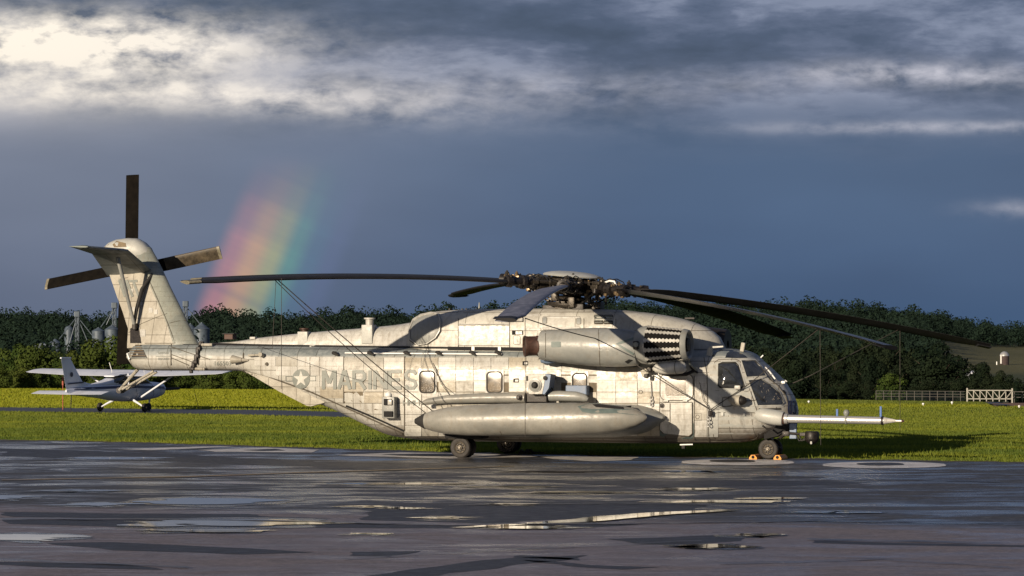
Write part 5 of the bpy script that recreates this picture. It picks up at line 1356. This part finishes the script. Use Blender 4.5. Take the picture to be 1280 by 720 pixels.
MB().bbox(H(658.8,473,CY), (.05,.05,.14), .01).build('box_latch', M_DARK, CB)
MB().tube([H(688,482,-1.9), H(692,489,-1.9)], .02, 6).build('brace', M_DARK, CB)
for (a, c_) in ((657,454.5),(645.5,475.5),(692,471.8),(656,460)):
    if c_ != 460: decal('vent', rrect(a-3.5, c_-2.5, a+3.2, c_+2.5, .4, 2), M_BLACK, BODY, .03, .03, 8, BVB)
    if c_ in (454.5, 475.5): decal('vent_flap', rrect(a-1, c_-1, a+3, c_+1.6, .4, 2), P_PANEL, BODY, .05, .03, 8, BVB)
# crew door ---------------------------------------------------------------
ub = ringd('door_frame', rrect(826,468,866,500,7), 1.0, M_SEAM, BODY, .02, .02, BVB)
UD = decal('upper_door', rrect(826,468,866,500,7), P_PANEL, HEL, .022, .02, 8, BVB)
decal('pane', rrect(832.5,473.5,858.5,495,2.5), G_BROWN, UD, .03, .012, 8, BVB, dome=.01); ringd('pane_frame', rrect(832.5,473.5,858.5,495,2.5), 1.6, P_PANEL, UD, .04, .012, BVB)
LD = decal('lower_door', [(825,503),(865.5,503),(865.5,541),(862,544),(850,543),(830,541),(825,537)], P_PANEL, HEL, .03, .02, 8, BVB)
for pts in ([(825,503),(865.5,503)], [(825,503),(825,537),(830,541.5)], [(865.5,503),(865.5,541),(861,544.5),(850,543.5)], [(827,513.5),(838,513.5)], [(838,504),(838,530)]):
    ribbon('door_seam', pts, .8, M_SEAM, LD, .042, .012, 8, BVB)
for a in (833, 857): 
    q, n_ = hit(a, 501, BVB); MB().bbox(q+n_*.04, (.14,.04,.05), .01).build('door_hinge', P_PANEL, LD)
q, n_ = hit(828, 507, BVB); MB().lathe(q+n_*.03, n_, [(0,.07),(.02,.07),(.02,.04),(.03,0)], 12).build('door_handle', M_METALD, LD)
for (a, c_) in ((801,490),(872,521)):
    ringd('filler_ring', disc_pts(a, c_, 2, 10), .7, M_SEAM, BODY, .02, .012, BVB)
ringd('access_frame', [(868.5,517),(877,517),(877,525),(868.5,525)], .5, M_SEAM, BODY, .02, .012, BVB)
ringd('avionics_door', rrect(892,516,947,549,6), .7, M_SEAM, BODY, .018, .012, BVB)
for a in (903, 930):
    q, n_ = hit(a, 517.5, BVB); MB().bbox(q+n_*.02, (.08,.03,.1), .01).build('door_hinge', P_NOSE, BODY)
decal('nose_skin', [(886,448),(898,445),(925,446),(941,452),(953,470),(958,500),(960,520),(957,535),(945,549),(915,552),(888,552)], P_NOSE, BODY, .004, .006, 9, BVB)
# hanging chains with rings
def chain(pts, name='safety_chain'):
    b = MB()
    for i in range(len(pts)-1):
        a, c_ = Vector(pts[i]), Vector(pts[i+1]); b.tube([a, c_], .012, 5)
    e = Vector(pts[-1])
    for k in range(3):
        c = e+Vector((.015*(k % 2), 0, -.05-.10*k)); n = 12; ps = [c+Vector((math.cos(2*PI*i/n)*.04, 0, math.sin(2*PI*i/n)*.045)) for i in range(n+1)]; b.tube(ps, .013, 5, cap=False)
    return b.build(name, M_STEEL, HEL, 60)
chain([H(813.5,476.5,-1.42), H(814.5,495,-1.42)]); chain([H(884.5,506,-1.42), H(885,520,-1.42)])
# cockpit glazing -----------------------------------------------------------
sw_ = [(898.5,455.5),(903,454),(919,454),(922,457),(930,483),(928,485),(900,484.5),(898,482)]
W1 = ringd('cockpit_window', sw_, 2.6, P_NOSE, HEL, .03, .04, BVB)
ringd('window_gasket', sw_, .9, M_DARK, W1, .038, .03, BVB)
decal('pane', sw_, G_DARK, W1, .015, .01, 4, BVB, dome=.13)
ringd('cockpit_window_gap', [(893.5,453),(898,450),(920,449.5),(925,452),(937,488),(934,489),(895,488)], .6, M_SEAM, W1, .012, .012, BVB)
W2p = [(927,451.8),(943,451.6),(950,458.5),(957.5,469.8),(933.5,471)]
W2 = ringd('cockpit_window', W2p, 1.6, P_NOSE, HEL, .03, .04, BVB); decal('pane', W2p, G_DARK, W2, .016, .01, 4, BVB); ringd('window_gasket', W2p, .5, M_DARK, W2, .036, .03, BVB)
W3p = [(936,475.8),(952,475),(963,482),(973,491),(979,504),(976,505.5),(947.5,506)]
W3 = ringd('cockpit_window', W3p, 1.5, P_NOSE, HEL, .03, .04, BVB); decal('pane', W3p, G_DARK, W3, .016, .01, 4, BVB); ringd('window_gasket', W3p, .6, M_DARK, W3, .036, .03, BVB)
W4p = [(906.5,447.2),(908.5,442),(913,438.6),(922,440),(931,444.5),(934,447.4),(920,447.8)]
W4 = decal('roof_window', W4p, G_DARK, HEL, .012, .02, 4, BVB)
decal('roof_window', [(889.5,444.5),(892,440),(898,438),(904,438),(896,440.5),(892.5,446.5)], G_DARK, HEL, .012, .02, 4, BVB)
W5p = [(944.5,455),(946.5,452.8),(953,459),(962,469.5),(969,476.5),(965.5,477.5),(957.5,470)]
W5 = decal('windscreen', W5p, G_DARK, HEL, .014, .02, 4, BVB)
# something of the cockpit seen through the chin glazing
b = MB()
for i in range(26):
    a, c_ = rr.uniform(950, 975), rr.uniform(479, 503)
    if c_ < 470+(a-945)*.75: continue
    q, n_ = hit(a, c_, BVB); s_ = rr.uniform(.015, .035)
    b.bbox(q+n_*(.012), (s_*2.2, .02, s_), .006, R=Matrix.Rotation(rr.uniform(0, 3), 3, 'Y'))
b.build('cockpit_clutter', M_METALD, W3, kind='stuff')
def wiper(p0, p1, p2):
    a, n_ = hit(*p0, BVB); c_, n2 = hit(*p1, BVB); e, n3 = hit(*p2, BVB)
    return MB().tube([a+n_*.06, c_+n2*.06, e+n3*.05], [.02,.02,.012], 6).build('windscreen_wiper', M_WHITE, HEL)
wiper((967.5,475.5),(961,467),(955.5,460.5)); wiper((983,477),(975,468.5),(967.5,461))
q, n_ = hit(978,479,BVB); MB().bbox(q+n_*.04, (.12,.1,.08), .03).build('wiper_motor', M_WHITE, HEL)
ribbon('nose_vent', [(978.5,488),(982,492)], 2, M_BLACK, HEL, .012, .012, 2, BVB)
ribbon('nose_slot', [(948.5,511.3),(976,511)], 1.8, M_BLACK, HEL, .014, .014, 4, BVB)
ribbon('nose_trim', [(936,506.8),(962,507.8),(979,507.8)], 1.4, P_PANEL, HEL, .02, .02, 4, BVB)
for pts in ([(938,489),(946,514)], [(903,497),(914,497),(914,508),(903,508),(903,497)], [(961,474),(972,482),(982,495),(985,507)]):
    ribbon('seam', pts, .6, M_SEAM, BODY, .02, .012, 4, BVB)
q, n_ = hit(922,500.5,BVB); b = MB(); b.tube([q-Vector((.28,0,-.02)), q+n_*.12-Vector((.1,0,0)), q+n_*.16+Vector((.1,0,0))], [.02,.14,.15], 14); FSC = b.build('ram_scoop', P_FIN, HEL, 50)
MB().lathe(q+n_*.16+Vector((.09,0,0)), (1,0,.0), [(0,.13),(.08,.12),(.16,.07),(.18,0)], 14).build('scoop_sensor', M_METALD, FSC, 50)
ribbon('cable', [(930,501.5),(946,500),(955,499.6)], .5, M_METALD, HEL, .03, .02, 6, BVB)
# mirror beside the side window and roof frame antenna
q, n_ = hit(922,485,BVB); MB().bbox(q+n_*.12, (.18,.1,.12), .04).build('mirror', P_PANEL, HEL, 40)
b = MB(); f_ = [(882.5,447),(884.5,435.5),(888,433),(904,432.2),(904,434),(890,435.2),(890.5,447.5)]
b.prism([H(a, c_, -1.0) for a, c_ in f_], (0,.1,0)); b.build('wire_deflector_frame', P_NOSE, HEL)
MB().bbox(H(928.5,434,-.4), (.12,.1,.26), .03, R=Matrix.Rotation(math.radians(10),3,'Y')).build('blade_antenna', P_FIN, HEL)
MB().tube([H(951,447,.0), H(954,444,.0)], .02, 6).build('small_probe', M_WHITE, HEL)
# refuelling probe -----------------------------------------------------------
PY_ = -1.15
b = MB(); pb = [(945,517.5,.10),(950,518.5,.19),(957,520,.21),(970,522,.215),(977,523,.20),(979,523.3,.19)]
b.tube([H(a, c_, PY_) for a, c_, r in pb], [r for a, c_, r in pb], 22); PRB = b.build('refuelling_probe', P_NOSE, HEL, 45)
def ptube(x0, x1, r0, r1, m_, name, y0=523.6, y1=523.6, n=20):
    yy = lambda a: 523.4+(a-980)*.019
    return MB().lathe(H(x0, yy(x0), PY_), H(x1, yy(x1), PY_)-H(x0, yy(x0), PY_), [(0,0),(0,r0),((H(x1,yy(x1),PY_)-H(x0,yy(x0),PY_)).length, r1),((H(x1,yy(x1),PY_)-H(x0,yy(x0),PY_)).length, 0)], n).build(name, m_, PRB, 40)
ptube(978,981,.16,.16,M_RUST,'probe_joint'); ptube(981,985,.15,.14,M_STEEL,'probe_collar'); ptube(985,1105,.115,.10,M_STEEL,'probe_tube')
ptube(1057,1059,.125,.125,M_MARK,'probe_clamp'); ptube(1102,1104.5,.12,.12,M_METALD,'probe_clamp'); ptube(1104.5,1120,.10,.035,P_PANEL,'probe_nozzle'); ptube(1120,1128,.035,.035,M_STEEL,'nozzle_tip'); ptube(1127,1130,.04,.03,M_RUST,'nozzle_cap')
MB().lathe(H(1058,520,PY_), (0,0,1), [(0,.05),(.05,.08),(.1,.09),(.16,.06),(.18,0)], 12).build('probe_light', M_MARK, PRB, 50)
for (a, y0, y1) in ((1046.5,511.3,520),(1101,508,521)):
    c = (H(a, y0, PY_)+H(a, y1, PY_))/2; MB().bbox(c, (.06,.04,(y1-y0)/45), .008).build('blue_streamer', M_BLUEP, PRB)
# lower nose: bracket, plate and camera turret
MB().bbox(H(991.5,539,-.55), (.2,.08,.42), .02).build('antenna_plate', M_BLUEG, HEL)
MB().prism([H(955,531,-.5),H(975,529,-.5),H(986,527,-.5),H(985,536,-.5),H(972,545,-.5),H(955,549,-.5)], (0,1.0,0)).build('nose_wheel_well', M_BLACK, HEL)
b = MB(); b.tube([H(980,541,-.6), H(1004,543,-.6)], .04, 8); b.tube([H(975,547,-.55), H(984,541,-.6)], .05, 8); b.bbox(H(983,542,-.55), (.2,.2,.14), .03); b.build('turret_arm', M_METALD, HEL, 40)
TU = MB().lathe(H(1015,541,-.65), (0,0,-1), [(-.04,0),(-.04,.17),(.0,.2),(.16,.2),(.2,.19),(.27,.13),(.32,.04),(.33,0)], 24).build('camera_turret', M_METALD, HEL, 40)
MB().bbox(H(1011.5,543,-.62), (.5,.24,.1), .02).build('turret_mount', M_METALD, TU); MB().bbox(H(1014,553.5,-.81), (.06,.04,.08), .02).build('turret_lens', P_NOSE, TU)
b = MB()
for k_ in (0, 1): b.tube([H(996+k_*3,545,-.6), H(999+k_*3,551,-.6), H(1004+k_*2,550,-.6), H(1008,545,-.6)], .022, 6)
b.build('turret_cable', M_DARK, HEL, 60)
b = MB(); b.tube([H(953,532,-1.05), H(960,537,-1.0), H(968,534,-.95)], .025, 6); b.build('brake_line', M_METALD, HEL, 60)
# wheels ----------------------------------------------------------------------
def wheel(c, r, w, parent, rimr=.55, name='wheel'):
    c = Vector(c); wo = MB().lathe(c-Vector((0,w/2,0)), (0,1,0), [(0,r*rimr),(.01,r*.62),(.0,r*.78),(w*.05,r*.9),(w*.2,r*.985),(w*.35,r),(w*.38,r*.98),(w*.42,r),(w*.58,r),(w*.62,r*.98),(w*.65,r),(w*.8,r*.985),(w*.95,r*.9),(w,r*.78),(w-.01,r*.62),(w,r*rimr)], 40).build(name, M_TYRE, parent, 30)
    for s_ in (-1, 1):
        o_ = MB().lathe(c+Vector((0,s_*(w/2-.01),0)), (0,s_,0), [(-.05,r*rimr),(.0,r*rimr),(.012,r*rimr*.93),(-.02,r*rimr*.85),(-.05,r*rimr*.6),(-.03,r*rimr*.42),(.02,r*rimr*.38),(.03,r*rimr*.2),(.06,r*rimr*.16),(.06,0)], 28).build('rim', M_RIM, wo, 30)
        if s_ < 0:
            b = MB()
            for k in range(8):
                a_ = 2*PI*k/8; b.lathe(c+Vector((math.cos(a_)*r*rimr*.62, -(w/2-.05), math.sin(a_)*r*rimr*.62)), (0,-1,0), [(0,.03),(.03,.03),(.035,0)], 7)
            b.build('rim_bolt', M_METALD, wo)
    return wo
NG = bpy.data.objects.new('nose_gear', None); COL.objects.link(NG); NG.parent = HEL
NXc = H(959.7,565,-.3).x; zr = AZ
MB().tube([(NXc,0,.33),(NXc+.06,0,.95)], [.05,.075], 12).build('oleo_strut', M_STEEL, NG, 40); MB().tube([(NXc,-.28,.33+.0),(NXc,.28,.33)], .045, 12).build('axle', M_METALD, NG, 40)
MB().tube([(NXc+.05,0,.75),(NXc-.45,0,1.0)], .035, 8).build('drag_brace', M_METALD, NG, 40)
b = MB(); b.bbox((NXc+.17,0,.42), (.3,.06,.05), .01, R=Matrix.Rotation(.6,3,'Y')); b.bbox((NXc+.17,0,.58), (.3,.06,.05), .01, R=Matrix.Rotation(-.6,3,'Y')); b.build('torque_link', M_METALD, NG)
for s_ in (-.22, .22): wheel((NXc, s_, zr+.285), .285, .17, NG)
for sd_ in (-1, 1):
    MG = bpy.data.objects.new('main_gear', None); COL.objects.link(MG); MG.parent = HEL
    mx = H(577.5,560,-2.1).x if sd_ < 0 else H(577.5,560,-2.1).x; yc_ = sd_*1.98
    MB().tube([(mx,yc_,.34),(mx+.05,yc_,.85)], [.06,.09], 12).build('oleo_strut', M_STEEL, MG, 40); MB().tube([(mx,yc_-.3,.34),(mx,yc_+.3,.34)], .05, 12).build('axle', M_METALD, MG, 40)
    for s_ in (-.2, .2): wheel((mx, yc_+s_, zr+.30), .30, .2, MG)
    MB().bbox((mx+.1,yc_,.72), (1.1,.7,.25), .05).build('wheel_well', M_BLACK, MG)
# port side masses seen under and over the hull
sp2 = superloft(sxx, sp_top, sp_bot, sphw, lambda x: 2.6, yc=lambda x: 1.5, n=28); sp2.build('sponson', P_GREY, HEL, 40)
t0b = t0.copy(); t0b.y = -TY; MB().lathe(t0b, (1,0,tax.z), tp_, 32).build('drop_tank', P_TANK, HEL, 60)
n0b = n0.copy(); n0b.y = -NY; MB().lathe(n0b, (1,0,nax.z), prof_n, 30).build('engine_nacelle', P_GREY, HEL, 50)
i0b = i0.copy(); i0b.y = -NY; MB().lathe(i0b, (1,0,iax.z), [(-.08,.34),(0,.36),(.02,.47),(.32,.58),(IL,.42),(IL,.1)], 30).build('intake_barrel', M_METALD, HEL, 50)
# belly bits
MB().bbox(H(854.5,556.5,-.6), (.1,.1,.2), .02).build('belly_antenna', M_DARK, HEL); MB().tube([H(850,556,-.9),H(866,555.5,-.9)], .02, 6).build('belly_bar', M_WHITE, HEL)
ribbon('belly_edge', [(560,549.3),(700,550.5),(860,553),(925,552.4)], 1.6, M_SEAM, BODY, .01, .012, 12, BVB)

# ================================================================== ROPES AND CHOCKS (world)
def L2W(v): v = Vector(v); return Matrix.Rotation(-TH, 3, 'Z') @ v+Vector((HX, HYW, 0))
def blade_pt(k, px_):
    """world point on blade k that shows at column px_"""
    cf = blades[k][1]; lo, hi = 0.0, 1.0; f = lambda t_: (lambda w: 640+F*w.x/w.y)(L2W(cf(t_)))
    s_ = 1 if f(1) > f(0) else -1
    for _ in range(40):
        m_ = (lo+hi)/2
        if (f(m_)-px_)*s_ < 0: lo = m_
        else: hi = m_
    return L2W(cf(lo))
def rope(pts, r, label, m_=M_ROPE, sag=0):
    P_ = []
    for i in range(len(pts)-1):
        a, c_ = Vector(pts[i]), Vector(pts[i+1])
        for j in range(8): t_ = j/8; P_.append(a+(c_-a)*t_-Vector((0,0,sag*4*t_*(1-t_))))
    P_.append(Vector(pts[-1])); o0 = P_[0]
    ob = MB().tube([p_-o0 for p_ in P_], r*.72, 5).build('tie_down_rope', m_, None, 60); ob.location = o0
    return tag(ob, label, 'rope', 'rotor blade tie-down ropes')
for k in range(7):
    w = L2W(blades[k][1](1)); print('blade', k, 'tip px', round(640+F*w.x/w.y), round(HY-F*(w.z-CZ)/w.y))
hk = lambda a, c_, o_=.04, bv=None: L2W(sum_(hit(a, c_, bv), o_))
def sum_(h_, o_): return h_[0]+h_[1]*o_
knot = hk(889, 512, .12, BVB)
A1 = blade_pt(6, 345)
rope([A1, hk(541,514.5,.02,BVT)], .020, 'right hand rope of the pair slanting from a left blade to the drop tank', sag=.05)
rope([A1+Vector((-.03,0,-.05)), hk(533,514,.02,BVT)], .016, 'left hand rope of the pair slanting from a left blade to the drop tank tail', sag=.12)
rope([A1, A1+Vector((-.1,.0,-1.9)), hk(324,434,.03,BVB), hk(314,444,.03,BVB)], .010, 'thin line hanging from the left pointing blade onto the tail boom', sag=.02)
A1b = blade_pt(6, 353); A1b = A1b+Vector((0,-.4,0)); rope([A1b, A1b+Vector((.0,0,-3.0))], .011, 'line hanging straight down past the star emblem')
A2 = blade_pt(0, 657) if False else L2W(blades[0][1](.93))+Vector((.2,0,-.05))
rope([A2, hk(745,424,.05,BVN), knot], .020, 'rope from the blade nearest the camera across the engine to the cockpit side knot', sag=.03)
rope([A2, A2+Vector((.0,0,-3.0))], .012, 'line hanging down in front of the square box beside the middle cabin window')
A3 = blade_pt(1, 1025); rope([A3, hk(955,468,.3,BVB), hk(934,482,.12,BVB), knot], .018, 'rope from the nearer right hand blade across the cockpit windows to the knot')
rope([A3, A3+Vector((.02,0,-3.1))], .011, 'line hanging from the nearer right hand blade just right of the nose')
A4 = blade_pt(2, 1125); rope([A4, L2W(H(1012,470,.6)), L2W(H(975,486,.5))], .018, 'rope from the farthest right hand blade down behind the nose')
rope([A4, A4+Vector((.0,0,-2.9))], .011, 'line hanging from the farthest right hand blade beyond the probe tip')
rope([hk(533,433,.05), hk(545,460,.06,BVB), hk(553,480,.08,BVB), L2W(H(562,494,-1.9))], .012, 'thin line running down the cabin side just right of the first cabin window')
rope([knot, hk(880,500,.1,BVB), hk(875,478,.05,BVB)], .011, 'thin line rising from the knot behind the cockpit')
rope([knot, hk(905,508.5,.1,BVB), hk(920,506,.06,BVB)], .012, 'slack line running right from the knot to the nose scoop')
kb = MB().bbox((0,0,0), (.12,.1,.16), .03).build('hook', M_METALD, None); kb.location = knot-Vector((0,0,.1)); tag(kb, 'metal hook holding the rope knot behind the cockpit', 'hook')
for i, (a, w_) in enumerate(((943.5,12),(974,15))):
    base = H(a, 577, -.34); wv = L2W((base.x, -.34, AZ)); ch = thing('wheel_chock', (wv.x, wv.y, AZ), ('orange wheel chock on the left side of the nose wheel', 'orange wheel chock on the right side of the nose wheel')[i], 'wheel chock', -TH, 'orange chocks at the nose wheel')
    s_ = -1 if i == 0 else 1
    MB().prism([(-.11,-.2,.005),(.11,-.2,.005),(.11,-.2,.05),(.05,-.2,.13),(-.05,-.2,.13),(-.11,-.2,.05)], (0,.7,0)).build('chock_block', M_ORANGE, ch)
    MB().lathe((0,-.2,.07), (0,-1,0), [(0,.045),(.01,.045),(.01,0)], 10).build('chock_hole', M_BLACK, ch)
for i, (a, yl) in enumerate(((652,1.7),(662,1.75))):
    wv = L2W((H(a, 570, yl).x, yl, AZ)); ch = thing('wheel_chock', (wv.x, wv.y, AZ), ('dark wheel chock touching the far main wheels', 'dark wheel chock lying right of the far main wheels')[i], 'wheel chock', .3*i)
    MB().prism([(-.12,-.2,.005),(.12,-.2,.005),(.0,-.2,.13)], (0,.5,0)).build('chock_block', M_DARK, ch); MB().tube([(.1,0,.03),(.3,.1,.02),(.4,-.1,.02)], .015, 5).build('chock_rope', M_ROPE, ch)

# ================================================================== LIGHT AEROPLANE
AYW = 153.5; arz = math.radians(61)
ax_ = (157-640)/F*AYW
AC = thing('light_aeroplane', (ax_, AYW, 0.012), 'small white high wing propeller aeroplane with navy stripe parked beyond the helicopter tail', 'aeroplane', arz); AC.scale = (.95, .95, .95)
def loft(name, st, m_, parent, n=24, smooth=45):
    vs = []
    for (x, zc, hh, hw, e) in st:
        for k in range(n):
            a = 2*PI*k/n; c_, s_ = math.cos(a), math.sin(a); vs.append((x, hw*math.copysign(abs(c_)**(2/e), c_), zc+hh*math.copysign(abs(s_)**(2/e), s_)))
    m2 = len(st); b = MB().add(vs, [(i*n+k, i*n+(k+1) % n, (i+1)*n+(k+1) % n, (i+1)*n+k) for i in range(m2-1) for k in range(n)]+[tuple(range(n-1,-1,-1)), tuple(range((m2-1)*n, m2*n))])
    return b, b.build(name, m_, parent, smooth)
fb2, AF = loft('body', [(-4.6,1.02,.06,.04,2),(-4.3,1.0,.16,.07,2),(-3.2,.98,.24,.20,2.2),(-2.0,.95,.32,.34,2.4),(-1.1,.93,.42,.48,2.6),(-.3,.92,.46,.54,2.8),(.8,.92,.46,.56,2.8),(1.5,.93,.43,.54,2.6),(2.2,.95,.38,.44,2.4),(2.75,.98,.30,.32,2.2),(2.95,1.0,.14,.16,2)], M_WHITES, AC)
_, CBN = loft('cabin', [(-1.7,1.30,.03,.25,2.4),(-1.2,1.4,.2,.41,2.6),(-.6,1.46,.29,.47,2.8),(.3,1.48,.32,.51,3),(.9,1.44,.27,.49,2.8),(1.4,1.28,.10,.42,2.4),(1.7,1.22,.03,.38,2.2)], G_DARK, AC)
loft('rear_fairing', [(-3.4,1.16,.05,.06,2),(-2.2,1.25,.13,.18,2.2),(-1.6,1.30,.2,.30,2.4),(-1.15,1.36,.22,.41,2.6),(-1.1,1.36,.2,.40,2.6)], M_WHITES, AC)
for x_ in (-.5, .35):
    for s_ in (-1, 1): MB().tube([(x_, s_*.52, 1.2), (x_+.02, s_*.48, 1.75)], .045, 6).build('door_post', M_WHITES, AC)
loft('roof', [(-1.3,1.64,.03,.3,2.5),(-.6,1.74,.05,.46,3),(.5,1.79,.05,.5,3),(.95,1.78,.03,.44,2.5)], M_WHITES, AC)
# stripe
for s_ in (-1, 1):
    b = MB(); seg = [(-4.2,1.08,.05),(-3,1.10,.05),(-1.5,1.12,.05),(0,1.12,.055),(1.4,1.10,.055),(2.6,1.06,.05)]
    for i in range(len(seg)-1):
        for j in range(4):
            pass
    bvA = bvh(fb2); vs = []; fs = []; k2 = 0
    for i in range(40):
        x = -4.1+6.75*i/39; z = float(np.interp(x, [-4.1,-1.5,0,2.65], [1.10,1.14,1.14,1.06]))
        for dz_ in (.055, -.055):
            h_ = bvA.ray_cast(Vector((x, s_*3, z+dz_)), Vector((0,-s_,0)))
            vs.append((h_[0]+Vector((0,s_*.012,0))) if h_[0] else Vector((x, s_*.1, z+dz_)))
    b.add(vs, [(2*i,2*i+1,2*i+3,2*i+2) for i in range(39)]); b.build('stripe', M_NAVY, AC)
    for x_ in (.1, 1.45, 2.2):
        b = MB(); vs = []
        for j in range(8):
            z = .6+.68*j/7
            for dx_ in (-.012, .012):
                h_ = bvA.ray_cast(Vector((x_+dx_+.05*math.sin(j), s_*3, z)), Vector((0,-s_,0))); vs.append((h_[0]+Vector((0,s_*.014,0))) if h_[0] else Vector((x_, s_*.3, z)))
        b.add(vs, [(2*i,2*i+1,2*i+3,2*i+2) for i in range(7)]); b.build('door_seam', M_NAVY, AC)
def surf(name, secs, m_, parent=AC):
    """lifting surface: sections (leading point, trailing point, thickness)"""
    pf = [(0,0),(.03,.5),(.12,.85),(.35,1),(.7,.6),(1,.05)]; vs = []; up = Vector((0,0,1))
    for L_, T_, tt in secs:
        L_, T_ = Vector(L_), Vector(T_); sp = Vector((0,0,1)) if abs(L_.y)+abs(secs[-1][0][1]) > .3 else Vector((0,1,0))
        vs += [L_+(T_-L_)*u+sp*tt*w*.5 for u, w in pf]+[L_+(T_-L_)*u-sp*tt*w*.5 for u, w in reversed(pf)]
    n = len(pf)*2; m2 = len(secs); b = MB().add(vs, [(i*n+k, i*n+(k+1) % n, (i+1)*n+(k+1) % n, (i+1)*n+k) for i in range(m2-1) for k in range(n)]+[tuple(range(n-1,-1,-1)), tuple(range((m2-1)*n, m2*n))])
    return b.build(name, m_, parent, 40)
for s_ in (-1, 1):
    surf('wing', [((.95,s_*.0,1.86),(-.65,s_*.0,1.64),.17), ((.95,s_*2.6,1.88),(-.65,s_*2.6,1.66),.16), ((.75,s_*5.2,1.91),(-.35,s_*5.2,1.76),.12), ((.6,s_*5.5,1.91),(-.25,s_*5.5,1.79),.04)], M_WHITES)
    surf('tailplane', [((-3.6,s_*.0,1.0),(-4.6,s_*.0,.86),.09), ((-3.9,s_*1.95,1.0),(-4.6,s_*1.95,.88),.05)], M_WHITES)
    MB().tube([(.35,s_*.55,.62),(.4,s_*2.5,1.74)], [.05,.04], 8).build('wing_strut', M_WHITES, AC)
    MB().tube([(-.15,s_*.5,.55),(-.2,s_*.95,.34),(-.25,s_*1.2,.2)], [.06,.045,.03], 8).build('gear_leg', M_WHITES, AC, 40)
    wheel((-.25,s_*1.25,.2), .2, .14, AC, .4)
    MB().tube([(.2, s_*.9, 1.82), (.05, s_*.95, 2.25)], .015, 5).build('antenna', M_WHITE, AC)
surf('fin', [((-2.4,0,1.25),(-4.55,0,.95),.10), ((-3.35,0,1.42),(-4.65,0,1.3),.09), ((-4.3,0,2.5),(-4.98,0,2.46),.06)], M_WHITES)
for s_ in (-1, 1): MB().prism([(-3.3,s_*.055,1.36),(-4.55,s_*.055,1.3),(-4.55,s_*.055,1.36),(-3.4,s_*.055,1.42)], (0,s_*.01,0)).build('fin_stripe', M_NAVY, AC)
MB().bbox((-4.62,0,2.5), (.78,.09,.07), .03).build('fin_cap', M_WHITES, AC)
wheel((1.85,0,.18), .18, .12, AC, .4); MB().tube([(1.85,0,.2),(1.95,0,.65)], [.03,.045], 8).build('nose_leg', M_WHITES, AC)
MB().lathe((2.9,0,1.0), (1,0,0), [(0,.17),(.12,.15),(.26,.08),(.3,0)], 18).build('spinner', M_WHITES, AC, 50)
for s_ in (-1, 1): airblade('propeller_blade', Vector((3.05,0,1.0)), Vector((3.05,s_*.93,1.0+s_*-.05)), .15, .03, M_BLADE, AC, Vector((.5,0,.8)), n=6)
MB().tube([(-4.2,0,.85),(-4.25,0,.0)], .02, 6).build('tail_tie_down', M_DARK, AC)
for s_ in (-1, 1): MB().lathe((-4.25, s_*.05, 1.75), (0, s_, 0), [(0,.11),(.012,.11),(.013,0)], 14).build('fin_emblem', M_NAVY, AC)
# labels for the rest
AP['label'] = 'wet dark asphalt apron under the helicopter'
